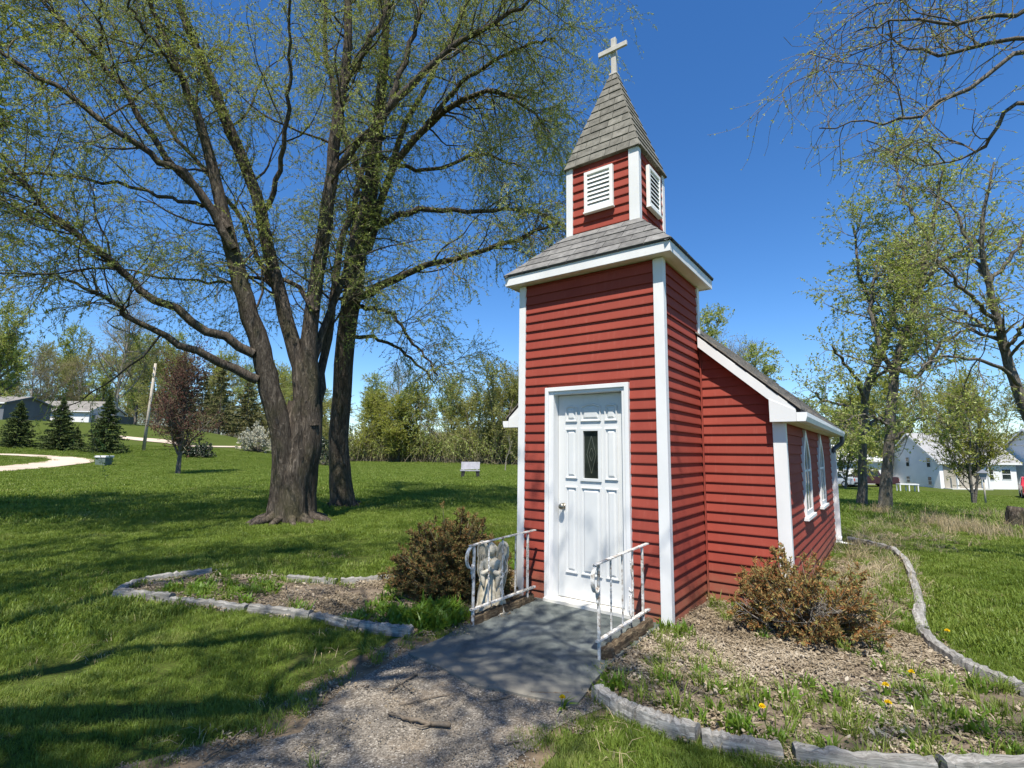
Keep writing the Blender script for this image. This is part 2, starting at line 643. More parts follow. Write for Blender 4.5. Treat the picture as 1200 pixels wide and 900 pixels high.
def wobble(poly, step=.12, amp=.05, seed=1):
    r = np.random.default_rng(seed)
    p = np.asarray(poly, float)
    out = []
    for a, b in zip(p, np.roll(p, -1, 0)):
        n = max(1, int(np.linalg.norm(b - a) / step))
        d = b - a
        q = np.array([-d[1], d[0]]) / (np.linalg.norm(d) + 1e-9)
        for k in range(n):
            out.append(a + d * k / n + q * r.normal(0, amp))
    return np.array(out)


def flat_sheet(name, poly, z, mat, **kw):
    me = bpy.data.meshes.new(name)
    b = bmesh.new()
    vs_ = [b.verts.new((x, y, z)) for x, y in poly]
    f = b.faces.new(vs_)
    if f.normal.z < 0:
        f.normal_flip()
    bmesh.ops.triangulate(b, faces=[f])
    b.to_mesh(me)
    b.free()
    me.materials.append(MATS[mat])
    return obj(name, me, **kw)


PATH = np.array([(-1.40, -1.60), (-1.36, -2.0), (-1.20, -2.5), (-1.0, -2.85), (-1.10, -3.3), (-1.45, -4.5), (-1.6, -9), (1.0, -9), (.75, -4.5), (.30, -3.0), (.06, -2.4), (.05, -2.0), (.16, -1.62), (-.5, -1.4)])
DIRT = np.array([(-1.62, -1.45), (-1.60, -2.0), (-1.48, -2.5), (-1.25, -2.95), (-1.35, -3.4), (-1.7, -4.5), (-1.8, -9), (1.2, -9), (.9, -4.5), (.42, -3.0), (.18, -2.4), (.15, -2.0), (.24, -1.55), (-.5, -1.3)])
SLAB = np.array([(-1.40, .06), (-1.40, -1.10), (-1.33, -1.78), (-.62, -1.88), (.02, -1.72), (-.08, -1.08), (-.10, .06)])
flat_sheet('dirt_verge', wobble(DIRT, .16, .025, 3), .006, 'dirt', label='bare tan dirt along the path edge', kind='structure')
flat_sheet('path', wobble(PATH, .15, .02, 4), .012, 'asphalt', label='worn gravelly asphalt path in the foreground', kind='structure')
sp = wobble(SLAB, .16, .008, 5)
MB().prism(np.c_[sp[::-1], np.full(len(sp), -.05)], (0, 0, .075)).build('pavement', 'slab', label='blue grey concrete slab before the white door', kind='structure')

BED_R = np.array([(-.06, 0), (-.06, -1.1), (.05, -1.50), (.70, -1.60), (1.10, -1.50), (1.65, -1.22), (2.3, -.75), (2.6, -.2), (2.19, .17), (1.93, .46), (1.72, 1.16), (1.74, 2.07), (1.71, 3.56), (1.52, 5.43), (.9, 6.1), (.6, 6.1), (.7, 1.2), (-.1, 1.2)])
BED_L = np.array([(-1.38, -.02), (-1.40, -1.30), (-1.57, -1.48), (-2.02, -1.65), (-2.60, -1.76), (-3.24, -1.98), (-4.07, -2.30), (-4.73, -2.56), (-5.13, -2.20), (-4.96, -1.55), (-3.99, -1.15), (-3.44, -.87), (-3.12, -.32), (-2.9, .5), (-2.4, 1.1), (-1.55, 1.1), (-1.55, 0)])
flat_sheet('planting_bed', wobble(BED_R, .25, .012, 6), .008, 'mulch_soil', label='wood chip bed beside the red nave wall', kind='structure')
flat_sheet('planting_bed', wobble(BED_L, .25, .012, 7), .008, 'mulch_soil', label='weedy wood chip bed left of the door', kind='structure')


STRIPS = []


def strip(name, A, B, lift, mat, n=24, **kw):
    a = spline([gnd(*p)[:2] for p in A], n)
    b = spline([gnd(*p)[:2] for p in B], n)
    STRIPS.append(np.vstack([a, b[::-1]]))
    ts = np.linspace(0, 1, 7)
    P = a[:, None] * (1 - ts[None, :, None]) + b[:, None] * ts[None, :, None]
    V = np.concatenate([P, terrain(P[..., 0], P[..., 1])[..., None] + lift], -1).reshape(-1, 3)
    F = [[i * 7 + j, i * 7 + j + 1, i * 7 + j + 8, i * 7 + j + 7] for i in range(n - 1) for j in range(6)]
    return obj(name, np_mesh(name, V, np.array(F), mat, True), **kw)


strip('footpath', [(-60, 560), (0, 553.5), (67, 547.5), (100, 543.5), (113, 541), (110, 539), (88, 536.3), (53, 534.2), (16, 532.6), (-40, 531.5)],
      [(-60, 552), (0, 547), (30, 544), (48, 541.8), (58, 540), (59, 538.8), (52, 537.2), (40, 536), (14, 534.3), (-40, 532.8)], .05, 'sand_path', 60,
      label='pale sandy footpath curving across the far left lawn', kind='structure')
strip('path', [(138, 514), (165, 517), (192, 519.5), (230, 524), (285, 525)], [(140, 511), (165, 513.5), (195, 516), (230, 522.5), (285, 523.6)], .06, 'sand_path', 20,
      label='thin pale path behind the utility pole', kind='structure')
strip('driveway', [(955, 568), (1000, 567.5), (1060, 568)], [(955, 562), (1000, 561.5), (1066, 563.5)], .05, 'drive', 20, label='pale concrete driveway in front of the garage', kind='structure')


# ================================================================== the chapel
W_, DT, D1 = 1.632, 1.13, 1.097
NA, NC, NL, NB = .792, -.80, -2.392, 5.85          # nave right wall, centre line, left wall, back wall
chapel = empty('chapel', (0, 0, 0), label='small red clapboard chapel with white trim, belfry and shingled spire', cat='chapel')
EXP = .1


def board_mesh():
    prof = [(.0, 0), (-.022, 0), (-.022, .010), (-.006, EXP), (0, EXP)]        # (outward -y, z)
    V = [(0, y, z) for y, z in prof] + [(1, y, z) for y, z in prof]
    n = 5
    F4 = [[i, i + n, (i + 1) % n + n, (i + 1) % n] for i in range(n)]
    F5 = [[0, 1, 2, 3, 4], [9, 8, 7, 6, 5]]
    return np_mesh('siding_board', V, [np.array(F4), np.array(F5)], 'red_siding')


BOARD = board_mesh()


def boards(parent, origin, rz, spans_at, z0, z1, joined=False):
    """rows of boards on a wall; the wall's own x axis starts at origin and runs along rz; spans_at(z) -> [(x0,x1)...]"""
    mb = MB()
    R_ = Matrix.Rotation(rz, 3, 'Z')
    nr = int(math.ceil((z1 - z0) / EXP - 1e-6))
    for k in range(nr):
        z = z0 + k * EXP
        for a, b in spans_at(z):
            if b - a < .012:
                continue
            sz = min(1.0, (z1 - z) / EXP)
            p = R_ @ Vector((a, random.uniform(-.0012, .0012), 0))
            loc = (origin[0] + p.x, origin[1] + p.y, z)
            if joined:
                co = np.empty(len(BOARD.vertices) * 3, np.float32)
                BOARD.vertices.foreach_get('co', co)
                co = co.reshape(-1, 3) * [b - a, 1, sz]
                co = co @ np.array(R_).T + loc
                mb.add(co, [list(f.vertices) for f in BOARD.polygons])
            else:
                obj('siding_board', BOARD, parent, loc, (random.uniform(-.006, .006), 0, rz), (b - a, 1, sz))
    if joined:
        mb.build('siding_boards', 'red_siding', parent, kind='stuff')


def wall(label, mb, parent=chapel):
    return mb.build('wall', 'red_siding', parent, label=label)


ZS = 3.325
IN = .024                       # the backing stands this far behind the face of the siding
# tower front, with the door opening
DL, DR, DTP, DBT = -1.280, -.351, 2.158, .028
wf = wall('tower wall around the door', MB().box((-W_ + .03, IN, -.05), (DL + .06, .14, ZS)).box((DR - .06, IN, -.05), (-.03, .14, ZS)).box((DL + .06, IN, DTP - .06), (DR - .06, .14, ZS)))


def front_spans(z):
    if z < DTP - .05:
        return [(.07, DL + W_), (DR + W_, W_ - .07)]
    return [(.07, W_ - .07)]


boards(wf, (-W_, IN, 0), 0, front_spans, .0, ZS)
# tower right side
ws = wall('right side wall of the tower', MB().box((-.12, .03, -.05), (-IN, DT - .03, ZS)))
boards(ws, (-IN, 0, 0), math.pi / 2, lambda z: [(.045, D1 if z < 2.55 else DT - .05)], .0, ZS)
# tower left side and back
wl_ = wall('left side wall of the tower', MB().box((-W_ + IN, .03, -.05), (-W_ + .12, DT - .03, ZS)))
boards(wl_, (-W_ + IN, DT, 0), -math.pi / 2, lambda z: [(.05, DT - .05)], .0, ZS, True)
wb_ = wall('back wall of the tower', MB().box((-W_ + .12, DT - .12, 2.0), (-.12, DT - IN, ZS)))
boards(wb_, (-.0, DT - IN, 0), math.pi, lambda z: [(.05, W_ - .05)], 2.4, ZS, True)
# nave
RS = .906                       # roof rise per metre
EX, EZ = .905, 1.82             # lower end of the rake's lower edge


def zr(x):                      # lower edge of the right rake
    return EZ + RS * (EX - x)


def gable_spans_r(z):
    xm = EX - (z + .03 - EZ) / RS
    return [(0.004, min(NA - .10, xm))]


wn = wall('front gable wall of the nave right of the tower', MB().prism([(-.15, D1 + IN, -.05), (NA - .02, D1 + IN, -.05), (NA - .02, D1 + IN, zr(NA - .02)), (-.15, D1 + IN, zr(-.15))], (0, .1, 0)))
boards(wn, (0, D1 + IN, 0), 0, gable_spans_r, 0, 2.66)


def gable_spans_l(z):
    xm = EX - (z + .03 - EZ) / RS
    return [(max(.10, .792 - xm), .756)]


wn2 = wall('front gable wall of the nave left of the tower', MB().prism([(NL + .02, D1 + IN, -.05), (-W_ + .15, D1 + IN, -.05), (-W_ + .15, D1 + IN, zr(-.15)), (NL + .02, D1 + IN, zr(NA - .02))], (0, .1, 0)))
boards(wn2, (NL, D1 + IN, 0), 0, gable_spans_l, 0, 2.66)
wr_ = wall('long right side wall of the nave', MB().box((NA - .12, D1 + .03, -.05), (NA - IN, NB - .03, 1.83)))
boards(wr_, (NA - IN, 0, 0), math.pi / 2, lambda z: [(D1 + .05, NB - .05)], 0, 1.82)
wq = wall('long left side wall of the nave', MB().box((NL + IN, D1 + .03, -.05), (NL + .12, NB - .03, 1.83)))
boards(wq, (NL + IN, NB, 0), -math.pi / 2, lambda z: [(.05, NB - D1 - .05)], 0, 1.82, True)
wk = wall('back gable wall of the nave', MB().prism([(NL + .12, NB - .12, -.05), (NA - .12, NB - .12, -.05), (NA - .12, NB - .12, zr(NA - .12)), (NC, NB - .12, zr(NC)), (NL + .12, NB - .12, zr(NA - .12))], (0, .096, 0)))


def back_spans(z):
    xm = EX - (z + .03 - EZ) / RS
    h = min(NA - .08 - NC, xm - NC)
    return [(NA - NC - h, NA - NC + h)]


boards(wk, (NA, NB - IN, 0), math.pi, back_spans, 0, 3.2, True)

# corner boards
def corner(cx, cy, sx, sy, z0, z1, wx=.085, wy=.06, t=.024, parent=chapel):
    """L shaped corner board; sx, sy point into the building"""
    mb = MB()
    p = [(cx, cy), (cx + sx * wx, cy), (cx + sx * wx, cy + sy * t), (cx + sx * t, cy + sy * t), (cx + sx * t, cy + sy * wy), (cx, cy + sy * wy)]
    poly = [(x, y, z0) for x, y in p]
    if sx * sy < 0:
        poly = poly[::-1]
    mb.prism(poly[::-1] if False else poly, (0, 0, z1 - z0))
    return mb.build('corner_board', 'white_trim', parent, bevel=.003)


corner(-W_ - .006, -.006, 1, 1, -.03, ZS, .085, .075)
corner(.006, -.006, -1, 1, -.03, ZS, .098, .075)
corner(.006, DT + .006, -1, -1, 2.70, ZS, .07, .07)
corner(-W_ - .006, DT + .006, 1, -1, 2.70, ZS, .07, .07)
corner(NA + .008, D1 - .008, -1, 1, -.03, 1.83, .118, .075)
corner(NL - .008, D1 - .008, 1, 1, -.03, 1.83, .118, .075)
corner(NA + .008, NB + .008, -1, -1, -.03, 1.83, .09, .09)
corner(NL - .008, NB + .008, 1, -1, -.03, 1.83, .09, .09)
boxo('inside_corner_strip', (.001, D1 - .014, 0), (.014, D1 + .010, 2.62), 'red_siding', chapel)
boxo('foundation', (-W_ + .05, .16, -.1), (-.05, DT, .02), 'concrete', chapel)

# door
door_frame = MB()
for a, b in (((DL, -.030, DBT), (DL + .042, .03, DTP)), ((DR - .042, -.030, DBT), (DR, .03, DTP)), ((DL + .042, -.030, DTP - .042), (DR - .042, .03, DTP)),
             ((DL + .042, -.012, DBT), (DL + .095, .115, DTP - .042)), ((DR - .075, -.012, DBT), (DR - .042, .115, DTP - .042)), ((DL + .095, -.012, DTP - .075), (DR - .075, .115, DTP - .042))):
    door_frame.box(a, b)
df = door_frame.build('door_frame', 'white_trim', chapel, bevel=.003)
boxo('threshold', (DL + .0, -.055, DBT - .02), (DR, .10, DBT + .028), 'threshold', chapel, bevel=.004)
SL, SR, SB, STp, DY = DL + .098, DR - .078, DBT + .034, DTP - .079, .088
gx = (SL + SR) / 2
door = MB()
gw, gz0, gz1 = .082, 1.235, 1.705
door.box((SL, DY, SB), (gx - gw, DY + .042, STp)).box((gx + gw, DY, SB), (SR, DY + .042, STp)).box((gx - gw, DY, SB), (gx + gw, DY + .042, gz0)).box((gx - gw, DY, gz1), (gx + gw, DY + .042, STp))
door = door.build('door', 'door_white', chapel, bevel=.002)
sw = SR - SL


def panel(x0, x1, z0, z1, arch=0):
    """raised moulding ring and a bevelled field"""
    n = 9
    top = [(x1 + (x0 - x1) * i / (n - 1), z1 + (arch * math.sin(math.pi * i / (n - 1)))) for i in range(n)]
    out = np.array([(x0, z0), (x1, z0)] + top)
    c = out.mean(0)

    def inset(d):
        lo, hi = out.min(0), out.max(0)
        k = (hi - lo - 2 * d) / (hi - lo)
        return (out - (lo + hi) / 2) * k + (lo + hi) / 2
    rings = [(0, .0), (.005, -.013), (.014, -.013), (.022, .0035), (.028, .0035), (.046, -.009)]
    V, F = [], []
    m_ = len(out)
    for d, y in rings:
        for x, z in inset(d):
            V.append((x, DY + y - .0015, z))
    for k in range(len(rings) - 1):
        for i in range(m_):
            j = (i + 1) % m_
            F.append([k * m_ + i, k * m_ + j, (k + 1) * m_ + j, (k + 1) * m_ + i])
    F2 = [[(len(rings) - 1) * m_ + i for i in range(m_)]]
    me = np_mesh('panel', V, [np.array(F), np.array(F2)], 'door_white')
    obj('panel', me, door)


lx0, lx1 = SL + .085, SL + .225
rx0, rx1 = SR - .225, SR - .085
cx0, cx1 = gx - .115, gx + .115
panel(lx0, lx1, 1.80, 1.955, .018)
panel(cx0, cx1, 1.80, 1.955, .03)
panel(rx0, rx1, 1.80, 1.955, .018)
panel(lx0, lx1, 1.225, 1.735)
panel(rx0, rx1, 1.225, 1.735)
panel(lx0, lx1, .30, 1.15)
panel(cx0, cx1, .30, 1.15)
panel(rx0, rx1, .30, 1.15)
wn_ = MB()
for a, b in (((gx - gw - .034, DY - .014, gz0 - .03), (gx - gw, DY + .004, gz1 + .03)), ((gx + gw, DY - .014, gz0 - .03), (gx + gw + .034, DY + .004, gz1 + .03)),
             ((gx - gw, DY - .014, gz1), (gx + gw, DY + .004, gz1 + .03)), ((gx - gw, DY - .014, gz0 - .03), (gx + gw, DY + .004, gz0))):
    wn_.box(a, b)
wn_.build('window_frame', 'door_white', door, bevel=.003)
boxo('pane', (gx - gw, DY + .012, gz0), (gx + gw, DY + .018, gz1), 'dark_glass', door)
lead = MB()
for s_ in (-1, 1):
    lead.tube([(gx + s_ * .002, DY + .009, gz0 + .05), (gx + s_ * .05, DY + .009, (gz0 + gz1) / 2), (gx + s_ * .002, DY + .009, gz1 - .05)], .0032, 5)
    lead.tube([(gx + s_ * .002, DY + .009, gz0 + .17), (gx + s_ * .026, DY + .009, (gz0 + gz1) / 2), (gx + s_ * .002, DY + .009, gz1 - .17)], .0026, 5)
lead.build('glazing_bar', 'brass', door)
kx, kz = SL + .065, .945


def lathe(profile, k=20, axis='z', cap=True):
    """profile [(r,h)] -> V,F about z (or -y)"""
    V, F = [], []
    for r, h in profile:
        for i in range(k):
            a = 2 * math.pi * i / k
            V.append((r * math.cos(a), r * math.sin(a), h) if axis == 'z' else (r * math.cos(a), -h, r * math.sin(a)))
    for p in range(len(profile) - 1):
        for i in range(k):
            j = (i + 1) % k
            F.append([p * k + i, p * k + j, (p + 1) * k + j, (p + 1) * k + i])
    if cap:
        F.append([(len(profile) - 1) * k + i for i in range(k)])
        F.append([i for i in range(k)][::-1])
    return V, F


V, F = lathe([(.032, 0), (.032, .006), (.013, .012), (.012, .03), (.026, .042), (.031, .055), (.027, .068), (.012, .074)], axis='y')
MB().add(V, F).build('knob', 'brass', door, smooth=True, loc=(kx, DY, kz))
V, F = lathe([(.026, 0), (.026, .010), (.012, .014)], axis='y')
MB().add(V, F).build('keyhole_plate', 'brass', door, smooth=True, loc=(kx, DY, kz - .06)) if False else None

# ---- tower eaves
OX, OY = .119, .1225
ex0, ex1, ey0, ey1 = -W_ - OX, OX, -OY, DT + OY
ZF0, ZF1 = 3.330, 3.425
MB().box((ex0 + .02, ey0 + .02, ZF0), (ex1 - .02, ey1 - .02, ZF0 + .012)).build('soffit', 'soffit', chapel)
for a, b in (((ex0, ey0, ZF0 - .008), (ex1, ey0 + .02, ZF1)), ((ex1 - .02, ey0 + .02, ZF0 - .008), (ex1, ey1 - .02, ZF1)), ((ex0, ey0 + .02, ZF0 - .008), (ex0 + .02, ey1 - .02, ZF1)), ((ex0, ey1 - .02, ZF0 - .008), (ex1, ey1, ZF1))):
    boxo('fascia', a, b, 'white_trim', chapel, bevel=.003)
g = .012
for a, b in (((ex0 - g, ey0 - g, ZF1 - .002), (ex1 + g, ey0 + .05, ZF1 + .010)), ((ex1 - .05, ey0 + .05, ZF1 - .002), (ex1 + g, ey1 - .05, ZF1 + .010)), ((ex0 - g, ey0 + .05, ZF1 - .002), (ex0 + .05, ey1 - .05, ZF1 + .010)), ((ex0 - g, ey1 - .05, ZF1 - .002), (ex1 + g, ey1 + g, ZF1 + .010))):
    boxo('drip_edge', a, b, 'roof_edge', chapel)

# ---- shingled hip roofs
def shingle_face(parent, A, B, C_, D_, rows, tab, mat, joined=False, seed=0, lift=.010):
    """face with eave A->B and top D_->C_ (A under D_, B under C_); separate tabs with open joints"""
    r = np.random.default_rng(seed)
    A, B, C_, D_ = [np.asarray(v, float) for v in (A, B, C_, D_)]
    n = np.cross(B - A, D_ - A)
    n /= np.linalg.norm(n)
    mb = MB()
    for i in range(rows):
        t0, t1 = i / rows, min(1, (i + 1.18) / rows)
        L0, R0 = A + (D_ - A) * t0, B + (C_ - B) * t0
        L1, R1 = A + (D_ - A) * t1, B + (C_ - B) * t1
        w0 = np.linalg.norm(R0 - L0)
        if w0 < .05:
            continue
        e = (R0 - L0) / w0
        l1, r1 = (L1 - L0) @ e, (R1 - L0) @ e
        up_ = (L1 - L0) - l1 * e
        cuts = [0]
        x = tab * (r.uniform(.35, .7) if i % 2 else r.uniform(.8, 1.05))
        while x < w0 - tab * .3:
            cuts.append(x)
            x += tab * r.uniform(.75, 1.25)
        cuts.append(w0)
        for a, b in zip(cuts[:-1], cuts[1:]):
            ga = .003 if a > 0 else 0
            gb = .003 if b < w0 else 0
            a1 = l1 if a == 0 else max(a, l1)
            b1 = r1 if b == w0 else min(b, r1)
            if b1 < a1:
                a1 = b1 = (a1 + b1) / 2
            dl = r.uniform(-.006, .006)
            q = [L0 + e * (a + ga) + up_ * dl, L0 + e * (b - gb) + up_ * dl, L0 + e * (b1 - gb) + up_, L0 + e * (a1 + ga) + up_]
            h0, h1 = lift + r.uniform(0, .004), .003
            top = [q[0] + n * h0, q[1] + n * h0, q[2] + n * h1, q[3] + n * h1]
            bot = [p - n * .004 for p in q]
            if joined:
                mb.hexa(bot + top)
            else:
                MB().hexa(bot + top).build('shingle', mat, parent)
    if joined:
        mb.build('shingles', mat, parent, kind='stuff')


def hip_caps(parent, A, D_, nl, nr, w_, n, mat, seed=0):
    """folded cap shingles up a hip from A to D_; nl and nr point down the two faces, across the hip"""
    A, D_ = np.asarray(A, float), np.asarray(D_, float)
    up_ = np.cross(nl, nr)
    up_ = up_ / np.linalg.norm(up_)
    if up_[2] < 0:
        up_ = -up_
    ax = (D_ - A) / np.linalg.norm(D_ - A)
    out_ = np.cross(ax, np.cross(up_, ax))
    ln = np.linalg.norm(D_ - A) / n
    for i in range(n):
        s = A + ax * ln * i
        e = A + ax * ln * (i + 1.2)
        sc_ = 1.0
        V = []
        for p, h in ((s, .020), (e, .010)):
            for q, hh in ((nl * w_, 0), (np.zeros(3), .006), (nr * w_, 0)):
                V.append(p + q * sc_ + out_ * (h + hh))
            for q, hh in ((nl * w_, 0), (np.zeros(3), .006), (nr * w_, 0)):
                V.append(p + q * sc_ + out_ * (h + hh - .008))
        F = [[0, 1, 7, 6], [1, 2, 8, 7], [3, 9, 10, 4], [4, 10, 11, 5], [0, 3, 4, 1], [1, 4, 5, 2], [6, 7, 10, 9], [7, 8, 11, 10], [0, 6, 9, 3], [2, 5, 11, 8]]
        MB().add(V, F).build('ridge_cap', mat, parent)


BX, BY, BW, BD = -.773, .700, .870, .779
bx0, bx1, by0, by1 = BX - BW / 2, BX + BW / 2, BY - BD / 2, BY + BD / 2
ZR = 3.925                       # where the skirt roof meets the belfry
e00, e10, e11, e01 = [np.array((x, y, ZF1 + .011)) for x, y in ((ex0 - g, ey0 - g), (ex1 + g, ey0 - g), (ex1 + g, ey1 + g), (ex0 - g, ey1 + g))]
b00, b10, b11, b01 = [np.array((x, y, ZR)) for x, y in ((bx0, by0), (bx1, by0), (bx1, by1 - .0), (bx0, by1 - .0))]
troof = MB().hexa([e00, e10, e11, e01, b00, b10, b11, b01]).build('roof', 'shingle_grey', chapel, label='grey shingled skirt roof of the tower')
shingle_face(troof, e00, e10, b10, b00, 5, .27, 'shingle_grey', seed=1)
shingle_face(troof, e10, e11, b11, b10, 5, .27, 'shingle_grey', seed=2)
shingle_face(troof, e11, e01, b01, b11, 4, .27, 'shingle_grey', True, seed=3)
shingle_face(troof, e01, e00, b00, b01, 5, .27, 'shingle_grey', True, seed=4)


def unit(v):
    v = np.asarray(v, float)
    return v / np.linalg.norm(v)


def across(A, D_, fn):
    """direction in a face with outward normal fn, square to the hip, pointing down"""
    ax = unit(np.asarray(D_) - np.asarray(A))
    v = unit(np.cross(ax, fn))
    return v if v[2] < 0 else -v


def face_n(A, B, D_):
    return unit(np.cross(np.asarray(B) - A, np.asarray(D_) - A))


fN = [face_n(e00, e10, b00), face_n(e10, e11, b10), face_n(e11, e01, b11), face_n(e01, e00, b01)]
for A, D_, i, j in ((e00, b00, 3, 0), (e10, b10, 0, 1), (e11, b11, 1, 2), (e01, b01, 2, 3)):
    hip_caps(troof, A, D_, across(A, D_, fN[i]), across(A, D_, fN[j]), .055, 6, 'shingle_grey')

# ---- belfry
ZB1 = 4.735
bel = MB().box((bx0 + IN, by0 + IN, 3.45), (bx1 - IN, by1 - IN, ZB1)).build('belfry', 'red_siding', chapel, label='red clapboard belfry under the spire')
for org, rz, ln, jn in (((bx0, by0 + IN, 0), 0, BW, False), ((bx1 - IN, by0, 0), math.pi / 2, BD, False), ((bx1, by1 - IN, 0), math.pi, BW, True), ((bx0 + IN, by1, 0), -math.pi / 2, BD, True)):
    boards(bel, org, rz, lambda z: [(.045, ln - .045)], 3.84, ZB1 - .005, jn)
for x, y, sx, sy in ((bx0, by0, 1, 1), (bx1, by0, -1, 1), (bx1, by1, -1, -1), (bx0, by1, 1, -1)):
    corner(x - sx * .005, y - sy * .005, sx, sy, 3.72, ZB1, .082 if sx > 0 else .115, .07, parent=bel)


def louvre(cx, cz, w_, h_, loc, rz):
    """vent in the xz plane facing -y"""
    t = obj('vent', np_mesh('vent_back', [(-w_ / 2, -.004, -h_ / 2), (w_ / 2, -.004, -h_ / 2), (w_ / 2, -.004, h_ / 2), (-w_ / 2, -.004, h_ / 2)], np.array([[0, 1, 2, 3]]), 'vent_dark'), chapel, loc, (0, 0, rz), label='white louvred belfry vent')
    fr = MB()
    b_ = .038
    for a, b in (((-w_ / 2, -.04, -h_ / 2), (-w_ / 2 + b_, 0, h_ / 2)), ((w_ / 2 - b_, -.04, -h_ / 2), (w_ / 2, 0, h_ / 2)), ((-w_ / 2 + b_, -.04, h_ / 2 - b_), (w_ / 2 - b_, 0, h_ / 2)), ((-w_ / 2 + b_, -.04, -h_ / 2), (w_ / 2 - b_, 0, -h_ / 2 + b_))):
        fr.box(a, b)
    fr.box((-w_ / 2 - .008, -.05, -h_ / 2 - .02), (w_ / 2 + .008, 0, -h_ / 2 - .001))
    fr.build('frame', 'vent_white', t, bevel=.003)
    n = 8
    dz = (h_ - 2 * b_) / n
    iw = w_ / 2 - b_
    for i in range(n):
        z = -h_ / 2 + b_ + dz * (i + .06)
        V = [(-iw, -.034, z), (iw, -.034, z), (iw, -.008, z + dz * .95), (-iw, -.008, z + dz * .95), (-iw, -.034, z + .006), (iw, -.034, z + .006), (iw, -.014, z + dz * .95 + .004), (-iw, -.014, z + dz * .95 + .004)]
        MB().hexa(V).build('slat', 'vent_white', t)


vz = (3.925 + ZB1) / 2 + .045
louvre(0, 0, .345, .47, (BX - .02, by0, vz), 0)
louvre(0, 0, .345, .47, (bx1, BY - .01, vz), math.pi / 2)
louvre(0, 0, .345, .47, (BX, by1, vz), math.pi)
louvre(0, 0, .345, .47, (bx0, BY, vz), -math.pi / 2)

# ---- spire
so = .022
s00, s10, s11, s01 = [np.array((x, y, ZB1 - .005)) for x, y in ((bx0 - so, by0 - so), (bx1 + so, by0 - so), (bx1 + so, by1 + so), (bx0 - so, by1 + so))]
ZA = 6.0
tp = .035
t00, t10, t11, t01 = [np.array((BX + x * tp, BY + y * tp, ZA)) for x, y in ((-1, -1), (1, -1), (1, 1), (-1, 1))]
spire = MB().hexa([s00, s10, s11, s01, t00, t10, t11, t01]).build('spire', 'shingle_tan', chapel, label='tan grey shingled pyramid spire')
shingle_face(spire, s00, s10, t10, t00, 12, .18, 'shingle_tan', seed=11, lift=.012)
shingle_face(spire, s10, s11, t11, t10, 12, .18, 'shingle_tan', seed=12, lift=.012)
shingle_face(spire, s11, s01, t01, t11, 10, .23, 'shingle_tan', True, seed=13)
shingle_face(spire, s01, s00, t00, t01, 10, .23, 'shingle_tan', True, seed=14)
fN = [face_n(s00, s10, t00), face_n(s10, s11, t10), face_n(s11, s01, t11), face_n(s01, s00, t01)]
for A, D_, i, j in ((s00, t00, 3, 0), (s10, t10, 0, 1), (s11, t11, 1, 2), (s01, t01, 2, 3)):
    hip_caps(spire, A, D_, across(A, D_, fN[i]), across(A, D_, fN[j]), .042, 10, 'shingle_tan')
cr = MB().box((BX - .031, BY - .024, ZA - .06), (BX + .031, BY + .026, ZA + .49))
cross = cr.build('cross', 'cross_wood', chapel, bevel=.004, label='plain white wooden cross on the spire tip')
boxo('cross_arm', (BX - .185, BY - .054, ZA + .290), (BX + .185, BY - .0245, ZA + .350), 'cross_wood', cross, bevel=.004)
boxo('cross_foot', (BX - .05, BY - .05, ZA - .012), (BX + .05, BY + .05, ZA + .012), 'cross_wood', cross, bevel=.003)

